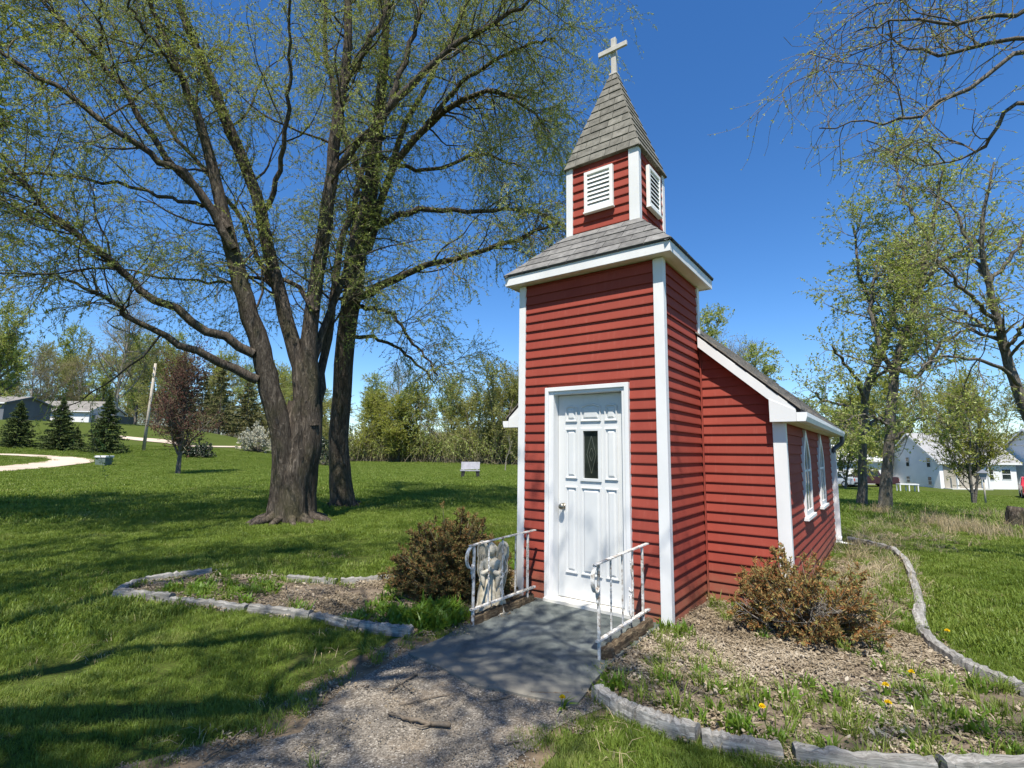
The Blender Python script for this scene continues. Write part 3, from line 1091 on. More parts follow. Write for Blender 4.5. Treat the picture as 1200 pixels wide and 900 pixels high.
# ---- nave roof
RF, RB = .997, NB + .13
hx, hz = NC, zr(NC)
TH = .150                        # height of the rake, measured upright
for s_ in (1, -1):
    X = (lambda x: x) if s_ > 0 else (lambda x: 2 * NC - x)
    lab = 'right' if s_ > 0 else 'left'
    # deck from the eave to the ridge, behind the tower above it
    xe = EX + .045
    dk = MB()
    for xa, xb, ya in ((0.012, xe, RF + .012), (NC, 0.012, DT + .03)):
        za, zb_ = zr(xa) + TH, zr(xb) + TH
        pts = [(X(xa), ya, za - .05), (X(xb), ya, zb_ - .05), (X(xb), RB, zb_ - .05), (X(xa), RB, za - .05), (X(xa), ya, za), (X(xb), ya, zb_), (X(xb), RB, zb_), (X(xa), RB, za)]
        dk.hexa(pts)
    deck = dk.build('roof', 'roof_edge', chapel, label='brown grey shingled %s slope of the nave roof' % lab)
    # shingle courses
    cm = MB()
    r = np.random.default_rng(20 + s_)
    nrow = 19
    for i in range(nrow):
        xa = xe - (xe - NC) * i / nrow
        xb = xe - (xe - NC) * min(1, (i + 1.12) / nrow)
        y = (RF - .008) if xa > .02 else DT + .025
        y -= r.uniform(0, .01)
        while y < RB:
            w1 = r.uniform(.22, .36)
            y2 = min(RB + .01, y + w1)
            h0 = .014 + r.uniform(0, .014)
            pts = [(X(xa), y + .002, zr(xa) + TH - .004), (X(xa), y2 - .002, zr(xa) + TH - .004), (X(xb), y2 - .002, zr(xb) + TH - .002), (X(xb), y + .002, zr(xb) + TH - .002)]
            top = [(p[0], p[1], p[2] + (h0 + .004 if k < 2 else .006)) for k, p in enumerate(pts)]
            cm.hexa(pts + top)
            y = y2
    cm.build('shingles', 'shingle_brown', deck, kind='stuff')
    # rake board and its moulding
    rk = MB()
    x0, x1 = 0.010, EX
    zt = .118
    rk.prism([(X(x0), RF, zr(x0)), (X(x1), RF, zr(x1)), (X(x1), RF, zr(x1) + zt), (X(x0), RF, zr(x0) + zt)][::s_], (0, .022, 0))
    rk.build('rake_board', 'white_trim', chapel, bevel=.002)
    MB().prism([(X(x0), RF + .006, zr(x0) + zt), (X(x1 + .03), RF + .006, zr(x1 + .03) + zt), (X(x1 + .03), RF + .006, zr(x1 + .03) + TH), (X(x0), RF + .006, zr(x0) + TH)][::s_], (0, .03, 0)).build('drip_edge', 'roof_edge', chapel)
    MB().hexa([(X(x0), RF + .022, zr(x0) + .012), (X(x1), RF + .022, zr(x1) + .012), (X(x1), D1 + .02, zr(x1) + .012), (X(x0), D1 + .02, zr(x0) + .012), (X(x0), RF + .022, zr(x0) + .022), (X(x1), RF + .022, zr(x1) + .022), (X(x1), D1 + .02, zr(x1) + .022), (X(x0), D1 + .02, zr(x0) + .022)]).build('rake_soffit', 'soffit', chapel)
    # boxed eave return, soffit, gutter
    MB().prism([(X(NA - .115), RF - .004, EZ - .010), (X(EX + .004), RF - .004, EZ - .010), (X(EX + .004), RF - .004, zr(EX) + .10), (X(NA - .115), RF - .004, zr(NA - .115) + .012)][::s_], (0, .026, 0)).build('eave_return', 'white_trim', chapel, bevel=.002)
    so_ = sorted((X(NA - .02), X(EX)))
    boxo('eave_soffit', (so_[0], RF + .022, EZ - .012), (so_[1], RB, EZ), 'soffit', chapel)
    go = [(0, 0), (.075, 0), (.090, .045), (.090, .085), (.082, .085), (.082, .048), (.070, .008), (.008, .008), (.008, .085), (0, .085)]
    gp = [(X(EX + .006 + a), RF + .0, EZ - .008 + b) for a, b in go]
    gt = MB().prism(gp[::-1] if s_ > 0 else gp, (0, RB - RF + .02, 0)).build('gutter', 'white_metal', chapel, label='white rain gutter on the %s eave' % lab)
    MB().prism([(X(EX + .006 + a), RF - .001, EZ - .008 + b) for a, b in ((0, 0), (.075, 0), (.090, .045), (.090, .085), (0, .085))][::-s_], (0, -.006, 0)).build('end_cap', 'white_metal', gt)

# downspout at the far right corner
xg, yg = EX + .05, RB - .06
MB().tube(spline([(xg, yg, EZ), (xg, yg, EZ - .10), (NA + .10, yg - .02, EZ - .17), (NA + .045, NB - .04, EZ - .22), (NA + .035, NB - .04, EZ - .30)], 12), .036, 8).build('downspout_elbow', 'dark_gutter', chapel, smooth=True)
MB().box((NA + .010, NB - .075, .10), (NA + .070, NB - .01, EZ - .28)).build('downspout', 'white_metal', chapel, bevel=.004)
MB().tube(spline([(NA + .04, NB - .04, .16), (NA + .045, NB - .04, .06), (NA + .12, NB - .06, .03), (NA + .30, NB - .10, .02)], 10), .038, 8).build('downspout_outlet', 'white_metal', chapel, smooth=True)

# lancet windows in the right wall
def lancet(yc, x, sgn, w_=.62, z0=.80, zs=1.42, zt=1.795):
    def outline(d):
        h = w_ / 2 - d
        pts = [(-h, z0 + d), (h, z0 + d), (h, zs)]
        n = 7
        for i in range(1, n):
            a = i / n
            pts.append((h * (1 - a ** 1.35), zs + (zt - d * 1.9 - zs) * (a ** .92)))
        pts.append((0, zt - d * 1.9))
        for i in range(n - 1, 0, -1):
            a = i / n
            pts.append((-h * (1 - a ** 1.35), zs + (zt - d * 1.9 - zs) * (a ** .92)))
        pts.append((-h, zs))
        return np.array(pts)
    o_, i_ = outline(0), outline(.062)
    n = len(o_)
    to = lambda p, d: [(x + sgn * d, yc + a * sgn, b) for a, b in p]
    V = to(o_, -.03) + to(o_, .020) + to(i_, .020) + to(i_, -.03)
    F = []
    for k in range(3):
        for i in range(n):
            j = (i + 1) % n
            F.append([k * n + i, k * n + j, (k + 1) * n + j, (k + 1) * n + i])
    win = MB().add(V, F).build('window', 'white_trim', chapel, label='pointed arch window in the nave side wall')
    MB().prism(to(outline(.05), .003), (sgn * .004, 0, 0)).build('pane', 'dark_glass', win)
    MB().box(tuple(np.minimum((x, yc - .01, z0 + .06), (x + sgn * .032, yc - .01, 0))) if False else (min(x, x + sgn * .014), yc - .011, z0 + .06), (max(x, x + sgn * .014), yc + .011, zt - .15)).build('glazing_bar', 'white_trim', win)
    MB().box((min(x, x + sgn * .014), yc - w_ / 2 + .06, 1.30), (max(x, x + sgn * .014), yc + w_ / 2 - .06, 1.325)).build('glazing_bar', 'white_trim', win)
    MB().box((min(x - .01 * sgn, x + sgn * .045), yc - w_ / 2 - .06, z0 - .04), (max(x - .01 * sgn, x + sgn * .045), yc + w_ / 2 + .06, z0)).build('sill', 'white_trim', win, bevel=.004)


for yc in (2.50, 4.10):
    lancet(yc, NA - .002, 1)
    lancet(yc, NL + .002, -1)


# ================================================================== growing things
def nrm(v):
    return v / (np.linalg.norm(v, axis=-1, keepdims=True) + 1e-9)


def grow(P, R, n, t0, t1, ln, ang, bend, wob, steps, rr, rng, rmax=.05, rmin=.004, short=.5, bias=1.0):
    """n children spread over the parent paths P (m,s,3) with radii R (m,s)"""
    m_, s, _ = P.shape
    L = np.linalg.norm(np.diff(P, axis=1), axis=2).sum(1)
    pi = rng.choice(m_, n, p=L / L.sum())
    t = t0 + (t1 - t0) * rng.random(n) ** bias
    u = t * (s - 1)
    i = np.minimum(u.astype(int), s - 2)
    f = (u - i)[:, None]
    st = P[pi, i] * (1 - f) + P[pi, i + 1] * f
    r0 = R[pi, i] * (1 - f[:, 0]) + R[pi, i + 1] * f[:, 0]
    tan = nrm(P[pi, i + 1] - P[pi, i])
    v = rng.normal(size=(n, 3))
    perp = nrm(v - (v * tan).sum(1, keepdims=True) * tan)
    a = np.radians(rng.uniform(ang[0], ang[1], n))[:, None]
    d = nrm(np.cos(a) * tan + np.sin(a) * perp)
    le = rng.uniform(ln[0], ln[1], n) * (1 - short * t)
    out = np.empty((n, steps + 1, 3))
    out[:, 0] = st
    p = st.copy()
    for k in range(steps):
        d = nrm(d + rng.normal(0, wob, (n, 3)) + np.array([0, 0, bend]))
        p = p + d * (le / steps)[:, None]
        out[:, k + 1] = p
    rs = np.clip(r0 * rr, rmin, rmax)
    rad = rs[:, None] * np.linspace(1, .35, steps + 1)[None]
    return out, np.maximum(rad, rmin * .6)


def leaves(P, per, L, Wd, rng, spread=55, droop=0.0, t0=.1):
    """leaf blades along twig paths; -> verts, quads"""
    m_, s, _ = P.shape
    n = m_ * per
    pi = np.repeat(np.arange(m_), per)
    t = t0 + (1 - t0) * rng.random(n)
    u = t * (s - 1)
    i = np.minimum(u.astype(int), s - 2)
    f = (u - i)[:, None]
    st = P[pi, i] * (1 - f) + P[pi, i + 1] * f
    tan = nrm(P[pi, i + 1] - P[pi, i])
    v = rng.normal(size=(n, 3))
    perp = nrm(v - (v * tan).sum(1, keepdims=True) * tan)
    a = np.radians(rng.uniform(spread * .4, spread * 1.5, n))[:, None]
    d = nrm(np.cos(a) * tan + np.sin(a) * perp + np.array([0, 0, droop]))
    side = nrm(np.cross(d, rng.normal(size=(n, 3))))
    nn = np.cross(d, side)
    le = rng.uniform(L[0], L[1], n)[:, None]
    wd = rng.uniform(Wd[0], Wd[1], n)[:, None]
    V = np.stack([st, st + d * le * .45 + side * wd * .5 + nn * le * .05, st + d * le, st + d * le * .45 - side * wd * .5 + nn * le * .05], 1).reshape(-1, 3)
    return V, np.arange(n * 4).reshape(-1, 4)


def tube_group(groups):
    """[(P,R,k)...] -> one V,F"""
    Vs, Fs, n = [], [], 0
    for P, R, k in groups:
        V, F = tubes(P, R, k)
        Vs.append(V)
        Fs.append(F + n)
        n += len(V)
    return np.vstack(Vs), np.vstack(Fs)


def rough_tube(path, rad, k, rng, ridge=.10, flare=0.0):
    """a thick stem with furrowed bark and a flaring foot"""
    P = np.asarray(path)[None]
    R = np.asarray(rad)[None]
    V, F = tubes(P, R, k)
    s = len(path)
    V = V.reshape(s, k, 3)
    c = P[0][:, None]
    th = np.arange(k) * 2 * np.pi / k
    ph = rng.uniform(0, 6, 6)
    u = np.linspace(0, 1, s)[:, None]
    f = 1 + ridge * (.5 * np.sin(5 * th + ph[0] + 4 * u) + .35 * np.sin(9 * th + ph[1] - 7 * u) + .3 * np.sin(15 * th + ph[2] + 3 * u)) + rng.normal(0, ridge * .25, (s, k))
    if flare:
        fo = np.exp(-u * s / 1.6)
        f = f * (1 + flare * fo * (1 + .55 * np.sin(4 * th + ph[3]) + .3 * np.sin(7 * th + ph[4])))
    V = c + (V - c) * f[..., None]
    return V.reshape(-1, 3), F


def limbset(spec, base, S, rng, wob=.03):
    """spec: [(pixel path, D0, D1, widths in pixels)] -> P (n,S,3) local, R (n,S)"""
    Ps, Rs = [], []
    for pts, d0, d1, wd in spec:
        n = len(pts)
        ds = np.linspace(d0, d1, n)
        w = np.array([at(x, y, d) for (x, y), d in zip(pts, ds)]) - base
        r = np.array([q * .5 * d / FPX for q, d in zip(wd, ds)])
        sp_ = spline(np.c_[w, r], S)
        sp_[1:-1, :3] += rng.normal(0, wob, (S - 2, 3)) * .5
        Ps.append(sp_[:, :3])
        Rs.append(np.maximum(sp_[:, 3], .008))
    return np.array(Ps), np.array(Rs)


def roots(c, r, n, rng, h=.32, reach=2.1):
    """root toes spreading from the foot of a trunk at local centre c"""
    out, rad = [], []
    for i in range(n):
        a = 6.283 * (i + rng.random() * .7) / n
        d = np.array([math.cos(a), math.sin(a), 0])
        L = r * rng.uniform(.75, 1.15) * reach
        out.append(spline([c + d * r * .55 + [0, 0, h * 1.5], c + d * r * .80 + [0, 0, h * .5], c + d * (r + L * .30) + [0, 0, .05], c + d * L + [rng.normal(0, .05), rng.normal(0, .05), -.06]], 10))
        rad.append(r * rng.uniform(.26, .40) * np.linspace(1, .16, 10))
    return np.array(out), np.array(rad)


def tree_obj(name, base, stems, wood, twigs, leafVF, bark, twigbark, leafmat, **kw):
    t = empty(name, base, **kw)
    V, F = tube_group(wood) if wood else (np.zeros((0, 3)), np.zeros((0, 4), int))
    n = len(V)
    Vs, Fs = [V], [F]
    for sv, sf in stems:
        Vs.append(sv)
        Fs.append(sf + n)
        n += len(sv)
    obj('trunk', np_mesh('trunk', np.vstack(Vs), np.vstack(Fs), bark, True), t)
    if twigs:
        V, F = tube_group(twigs)
        tw = obj('twigs', np_mesh('twigs', V, F, twigbark, True), t, kind='stuff')
    if leafVF is not None:
        obj('crown', np_mesh('crown', leafVF[0], leafVF[1], leafmat), t, kind='stuff')
    return t


# ---- the big willow
rng = np.random.default_rng(31)
wb = gnd(346, 612)
WD = 11.0
stemA = ([(333, 615), (333, 560), (331, 510), (317, 455), (306, 410), (288, 350), (271, 290), (247, 187), (227, 127), (207, 77), (177, 7), (160, -70)], 10.85, 10.1, [32.4, 27.5, 24.3, 22.7, 21.0, 18.7, 16.2, 11.4, 8.9, 7.3, 4.8, 3.3])
stemB = ([(347, 615), (352, 560), (360, 510), (358, 455), (347, 415), (330, 350), (313, 290), (300, 227), (267, 147), (247, 90), (220, 33), (195, -40)], 11.05, 11.4, [37.2, 35.6, 32.4, 25.9, 17.8, 15.4, 13.7, 12.9, 11.4, 9.7, 7.3, 4.0])
limbs = [
    ([(364, 500), (362, 450), (363, 410), (367, 350), (380, 267), (390, 183), (397, 127), (407, 67), (407, -20), (410, -90)], 11.05, 11.9, [21.8, 20.4, 19.2, 16.6, 15.4, 14.0, 12.2, 10.2, 7.6, 4.4]),
    ([(395, 200), (440, 143), (493, 87), (533, 53), (580, 27), (617, 3), (655, -25)], 11.5, 10.4, [9.6, 9.0, 8.3, 6.4, 5.1, 3.8, 2.6]),
    ([(406, 95), (440, 37), (457, -5), (470, -50)], 11.7, 12.2, [7.0, 5.8, 4.4, 2.6]),
    ([(455, 128), (467, 93), (487, 33), (500, -15), (515, -70)], 11.3, 11.9, [7.0, 6.4, 5.1, 3.8, 2.6]),
    ([(366, 520), (374, 470), (379, 420), (390, 350), (398, 290), (420, 220), (440, 130), (450, 40)], 11.3, 13.4, [14.0, 10.8, 9.6, 9.0, 7.6, 6.4, 5.1, 3.2]),
    ([(302, 445), (258, 425), (213, 403), (157, 377), (130, 353), (100, 337), (60, 322), (15, 325)], 10.5, 8.6, [11.5, 10.2, 8.3, 6.4, 5.1, 3.8, 2.6, 2.0]),
    ([(299, 415), (233, 380), (167, 340), (127, 303), (60, 250), (0, 193), (-60, 140)], 10.45, 8.4, [11.5, 10.2, 9.0, 7.6, 6.4, 5.1, 3.2]),
    ([(274, 292), (233, 220), (187, 187), (147, 160), (67, 103), (0, 63), (-60, 30)], 10.3, 8.5, [10.2, 9.0, 7.6, 7.0, 5.8, 4.4, 2.6]),
    ([(268, 268), (207, 200), (147, 110), (110, 63), (47, 0), (10, -50)], 10.3, 9.6, [9.0, 7.6, 6.4, 5.1, 3.8, 2.6]),
    ([(250, 243), (210, 233), (127, 213), (33, 203), (-40, 200)], 10.3, 9.0, [5.8, 4.4, 3.8, 3.2, 2.0]),
    ([(305, 260), (325, 210), (335, 150), (340, 90), (338, 20), (345, -50)], 11.1, 9.7, [6.4, 5.8, 5.1, 3.8, 3.2, 2.0]),
    ([(372, 365), (340, 332), (300, 325), (250, 330), (190, 325), (120, 310)], 11.1, 12.8, [5.8, 5.1, 3.8, 3.2, 2.6, 2.0]),
    ([(365, 430), (400, 330), (430, 220), (450, 100), (455, 0)], 11.2, 15.0, [9.0, 7.6, 6.4, 5.1, 3.2]),
    ([(120, 75), (118, 40), (117, -10)], 10.0, 9.8, [3.2, 2.6, 2.0]),
    ([(215, 95), (190, 60), (160, 20), (130, -30)], 10.2, 9.0, [4.4, 3.8, 3.2, 2.0]),
    ([(330, 350), (300, 300), (270, 240), (200, 150), (150, 60), (100, -30)], 11.2, 13.5, [6.4, 5.8, 5.1, 4.4, 3.8, 2.6]),
]
PA, RA = limbset([stemA], wb, 34, rng, .02)
PB, RB_ = limbset([stemB], wb, 34, rng, .02)
PL, RL = limbset(limbs, wb, 22, rng, .05)
PA2, RA2 = limbset([stemA, stemB], wb, 22, rng, .0)
allP, allR = np.concatenate([PL, PA2[:, :]]), np.concatenate([RL, RA2])
stems = [rough_tube(PA[0], RA[0], 26, rng, .09, .20), rough_tube(PB[0], RB_[0], 28, rng, .09, .20)]
PF, RF_ = limbset([([(341, 616), (343, 560), (345, 515), (348, 470)], 10.80, 10.98, [36, 34, 30, 18])], wb, 16, rng, .02)
stems.append(rough_tube(PF[0], RF_[0], 20, rng, .10, .2))
foot = at(340, 612, 10.9) - wb
foot[2] = 0
RT, RTR = roots(foot, .46, 11, rng)
P1, R1 = grow(allP, allR, 200, .34, 1, (1.2, 3.0), (30, 75), .05, .16, 9, .35, rng, .028, .008, .3)
P2, R2 = grow(np.concatenate([P1]), R1, 1200, .15, 1, (.7, 1.7), (25, 70), -.03, .20, 7, .5, rng, .011, .005, .3)
Lp, Lr = grow(allP, allR, 420, .45, 1, (.5, 1.6), (30, 80), -.02, .20, 7, .4, rng, .014, .006, .3)
P3, R3 = grow(np.concatenate([P2, Lp]), np.concatenate([R2, Lr]), 10500, .1, 1, (.35, 1.1), (20, 65), -.11, .20, 5, .6, rng, .0042, .003, .2, .75)
lv = leaves(P3, 21, (.036, .080), (.011, .021), rng, 45, -.15)
tree_obj('willow_tree', wb, stems, [(PL, RL, 9), (P1, R1, 6), (RT, RTR, 8)], [(P2, R2, 4), (Lp, Lr, 4), (P3, R3, 3)], lv, 'willow_bark', 'twig_bark', 'willow_leaf',
         label='huge spreading willow with a thick forked trunk on the lawn', cat='tree')

# ---- the straighter willow behind it
b2 = gnd(403, 592)
d2 = 13.84
st2 = ([(402, 598), (398, 545), (398, 500), (405, 400), (415, 330), (420, 280), (432, 230), (440, 170), (447, 100), (452, 30), (455, -40)], 13.84, 13.5, [27, 23, 22, 21, 21, 20, 18, 14, 11, 8, 5])
limbs2 = [
    ([(430, 295), (450, 227), (467, 187), (507, 140), (540, 117), (580, 107), (620, 130), (645, 157)], 13.7, 12.0, [10.5, 9.0, 8.2, 7.5, 6.0, 4.5, 3.0, 2.2]),
    ([(430, 272), (487, 247), (553, 247), (625, 247), (655, 262)], 13.7, 11.7, [7.5, 6.8, 5.2, 3.8, 2.2]),
    ([(415, 355), (450, 333), (493, 313), (560, 297), (620, 274), (655, 262)], 13.7, 11.2, [9.8, 9.0, 7.5, 6.0, 4.5, 2.2]),
    ([(418, 360), (457, 367), (487, 407), (513, 440)], 13.7, 12.5, [6.0, 4.5, 3.0, 2.2]),
    ([(412, 393), (450, 400), (490, 427), (510, 450)], 13.7, 14.6, [5.2, 3.8, 3.0, 1.5]),
    ([(448, 230), (475, 150), (520, 60), (560, -20), (590, -70)], 13.6, 14.8, [8.2, 6.8, 5.2, 3.8, 2.2]),
    ([(432, 232), (405, 160), (385, 80), (380, 0), (370, -60)], 13.6, 15.2, [9.0, 7.5, 6.0, 3.8, 2.2]),
    ([(500, 145), (545, 95), (600, 60), (650, 45)], 12.8, 11.6, [5.2, 4.5, 3.8, 2.2]),
    ([(440, 180), (500, 200), (560, 180), (610, 195)], 13.6, 15.2, [5.2, 4.5, 3.8, 2.2]),
]
PS, RS_ = limbset([st2], b2, 34, rng, .02)
PL, RL = limbset(limbs2, b2, 20, rng, .06)
PS2, RS2 = limbset([st2], b2, 20, rng, 0)
allP, allR = np.concatenate([PL, PS2, PL]), np.concatenate([RL, RS2, RL])
P1, R1 = grow(allP, allR, 130, .35, 1, (1.1, 2.6), (30, 75), .03, .17, 8, .35, rng, .026, .009, .3)
P2, R2 = grow(P1, R1, 620, .15, 1, (.7, 1.6), (25, 70), -.04, .20, 7, .55, rng, .018, .006, .3)
Lp, Lr = grow(allP, allR, 240, .45, 1, (.5, 1.6), (30, 80), -.04, .20, 7, .4, rng, .014, .006, .3)
P3, R3 = grow(np.concatenate([P2, Lp]), np.concatenate([R2, Lr]), 6000, .1, 1, (.4, 1.2), (20, 65), -.13, .20, 5, .6, rng, .005, .0034, .2, .8)
lv = leaves(P3, 19, (.042, .090), (.012, .024), rng, 45, -.15)
RT, RTR = roots(np.zeros(3), .28, 8, rng, .25)
tree_obj('willow_tree', b2, [rough_tube(PS[0], RS_[0], 20, rng, .08, .15)], [(PL, RL, 8), (P1, R1, 6), (RT, RTR, 7)], [(P2, R2, 4), (Lp, Lr, 4), (P3, R3, 3)], lv, 'willow_bark', 'twig_bark', 'willow_leaf',
         label='slimmer willow with one straight trunk just behind the forked one', cat='tree')


# ---- trees raised from a few numbers
def auto_tree(seed, h, spread, clear=.25, lean=(0, 0), n1=26, n2=150, n3=700, per=14, L=(.06, .12), Wd=(.02, .04), r0=.16, up=.08, droop=-.02, kt=3, stems=1, ang=(35, 70), twr=.005):
    rng = np.random.default_rng(seed)
    Ts, Rs = [], []
    for s in range(stems):
        a = rng.uniform(0, 6.28)
        off = 0 if stems == 1 else .12 * h
        q = np.array([[0, 0, -.1], [lean[0] * .3, lean[1] * .3, .35 * h], [lean[0] * .7 + rng.normal(0, .03 * h), lean[1] * .7 + rng.normal(0, .03 * h), .68 * h], [lean[0], lean[1], .95 * h]])
        if stems > 1:
            q[1:, 0] += math.cos(a) * off * np.array([.5, 1.1, 1.6])
            q[1:, 1] += math.sin(a) * off * np.array([.5, 1.1, 1.6])
            q[1:, 2] *= rng.uniform(.75, 1)
        Ts.append(spline(q, 16))
        Rs.append(r0 * (1 if stems == 1 else .6) * (np.linspace(1, .12, 16) ** .9))
    T, R = np.array(Ts), np.array(Rs)
    P1, R1 = grow(T, R, n1, clear, .97, (spread * .6, spread * 1.15), ang, up, .13, 9, .55, rng, r0 * .5, .012, .55)
    P2, R2 = grow(np.concatenate([P1, T[:, 8:8 + 10 if False else 16][:, -8:].repeat(1, 0)]) if False else P1, R1, n2, .2, 1, (spread * .28, spread * .55), (25, 65), up * .5, .17, 7, .6, rng, .03, .007, .4)
    P3, R3 = grow(np.concatenate([P2, P1[:, ::1][:, [0, 1, 2, 3, 5, 6, 8, 9]]]), np.concatenate([R2, R1[:, [0, 1, 2, 3, 5, 6, 8, 9]]]), n3, .15, 1, (spread * .1, spread * .28), (20, 65), droop, .2, 4, .6, rng, .010, twr, .2)
    lf = leaves(P3, per, L, Wd, rng, 55, droop) if per else None
    st = [rough_tube(T[i], R[i], 12, rng, .06, .3) for i in range(stems)]
    return st, [(P1, R1, 6)], [(P2, R2, 4), (P3, R3, kt)], lf


def plant(name, base, spec, bark, leaf, rz=0, sc=1, twigbark='twig_bark', **kw):
    t = tree_obj(name, base, *spec, bark, twigbark, leaf, **kw)
    t.rotation_euler[2] = rz
    t.scale = (sc, sc, sc)
    return t


def copy_tree(src, loc, rz=0, sc=(1, 1, 1), **kw):
    c = src.copy()
    COL.objects.link(c)
    c.location = loc
    c.rotation_euler[2] = rz
    c.scale = sc
    for ch in src.children:
        d = ch.copy()
        COL.objects.link(d)
        d.parent = c
        d.matrix_parent_inverse = Matrix.Identity(4)
    return tag(c, **kw)


# ---- the pair right of the chapel
rt1, rt2 = gnd(1010, 590), gnd(1037, 598)


def drawn_tree(name, base, stem, limbs, n1, n2, n3, per, L, Wd, bark, leaf, seed, droop=-.05, leafmul=1, **kw):
    rng = np.random.default_rng(seed)
    PS, RS = limbset([stem], base, 30, rng, .02)
    PS2, RS2 = limbset([stem], base, 18, rng, 0)
    aP, aR = [PS2], [RS2]
    wood = []
    if limbs:
        PL, RL = limbset(limbs, base, 18, rng, .05)
        aP.append(PL)
        aR.append(RL)
        wood.append((PL, RL, 7))
    aP, aR = np.concatenate(aP), np.concatenate(aR)
    P1, R1 = grow(aP, aR, n1, .4, 1, (.8, 2.0), (30, 75), .04, .16, 8, .45, rng, .035, .009, .3)
    P2, R2 = grow(P1, R1, n2, .15, 1, (.5, 1.3), (25, 70), -.01, .2, 7, .55, rng, .015, .006, .3)
    Q, QR = grow(aP, aR, n2 // 3, .4, 1, (.5, 1.4), (30, 80), -.01, .2, 7, .4, rng, .012, .006, .3)
    P3, R3 = grow(np.concatenate([P2, Q]), np.concatenate([R2, QR]), n3, .1, 1, (.3, .9), (20, 65), droop, .2, 5, .6, rng, .0055, .004, .2)
    lf = leaves(P3, per, L, Wd, rng, 50, droop) if per else None
    wood.append((P1, R1, 6))
    return tree_obj(name, base, [rough_tube(PS[0], RS[0], 16, rng, .09, .15)], wood, [(P2, R2, 4), (Q, QR, 4), (P3, R3, 3)], lf, bark, 'twig_bark', leaf, **kw)


drawn_tree('lawn_tree', rt1, ([(1010, 594), (1011, 550), (1012, 490), (1018, 450), (1033, 415), (1042, 385), (1052, 350), (1058, 320), (1062, 270)], 16.2, 16.4, [10, 8.5, 8, 7.5, 7, 6, 5, 4, 2]),
           [([(1014, 470), (1005, 445), (985, 420), (975, 405)], 16.2, 15.2, [5, 4, 3, 2]), ([(1040, 395), (1020, 360), (1005, 310), (1000, 265)], 16.3, 17, [5, 4, 3, 2]), ([(1018, 452), (1030, 440), (1060, 420), (1075, 400)], 16.3, 15.6, [5, 4, 3, 2]), ([(1012, 520), (1000, 505), (980, 497), (962, 500)], 16.2, 15.6, [4, 3, 3, 2]), ([(1012, 512), (1020, 500), (1030, 490), (1045, 495)], 16.2, 17.0, [4, 3, 3, 2]), ([(1013, 480), (990, 475), (968, 470), (955, 460)], 16.2, 17.0, [4, 3, 3, 2])],
           34, 230, 1150, 19, (.05, .10), (.024, .045), 'grey_bark', 'bud_leaf', 51, label='slender leafing tree, left of the pair beyond the nave corner', cat='tree')
drawn_tree('lawn_tree', rt2, ([(1037, 603), (1038, 560), (1042, 520), (1045, 470), (1050, 430), (1065, 380), (1077, 340), (1085, 300), (1096, 250), (1105, 200)], 14.3, 14.6, [14, 11, 10.5, 10, 9.5, 8.5, 7.5, 6, 4, 2]),
           [([(1078, 338), (1100, 310), (1135, 290), (1165, 270)], 14.4, 13.4, [6, 5, 4, 2]), ([(1050, 430), (1075, 440), (1105, 400), (1140, 385)], 14.3, 13.2, [6, 5, 4, 2]), ([(1090, 280), (1070, 250), (1055, 220), (1050, 185)], 14.5, 15.5, [5, 4, 3, 2]), ([(1048, 440), (1030, 400), (1022, 350), (1030, 300)], 14.4, 15, [6, 5, 4, 2]), ([(1042, 520), (1060, 505), (1075, 490), (1090, 492)], 14.3, 13.8, [4, 3, 3, 2]), ([(1043, 500), (1025, 490), (1005, 487), (990, 495)], 14.3, 13.6, [4, 3, 3, 2])],
           42, 290, 1350, 19, (.05, .10), (.024, .045), 'grey_bark', 'bud_leaf', 52, label='mossy trunked leafing tree, right of the pair beyond the nave corner', cat='tree')
# leaning, nearly bare tree at the right border
bl = spot(1290, 11.0)
drawn_tree('leaning_tree', bl, ([(1300, 655), (1245, 570), (1200, 478), (1185, 430), (1170, 380), (1158, 330), (1150, 290), (1155, 240), (1165, 190)], 11.0, 11.4, [12, 11, 10.5, 9.5, 8, 6.5, 5, 3.5, 2]),
           [([(1195, 452), (1170, 430), (1140, 420), (1105, 418), (1080, 430)], 11.0, 9.8, [4.9, 4.2, 3.5, 2.8, 1.4]), ([(1168, 375), (1140, 350), (1110, 320), (1085, 290)], 11.1, 10.4, [4.9, 4.2, 2.8, 1.4]), ([(1160, 340), (1140, 300), (1120, 250), (1090, 225)], 11.2, 12, [4.2, 3.5, 2.8, 1.4]),
            ([(1172, 388), (1155, 385), (1130, 365), (1090, 360)], 11.1, 11.8, [4.2, 3.5, 2.8, 1.4]), ([(1160, 330), (1185, 300), (1210, 260), (1230, 200)], 11.2, 11, [4.9, 4.2, 3.5, 2.1]), ([(1178, 410), (1200, 380), (1220, 330)], 11.1, 10.3, [4.9, 4.2, 2.8])],
           30, 200, 750, 9, (.05, .09), (.02, .035), 'grey_bark', 'bud_leaf', 53, label='nearly bare tree leaning in at the right border', cat='tree')
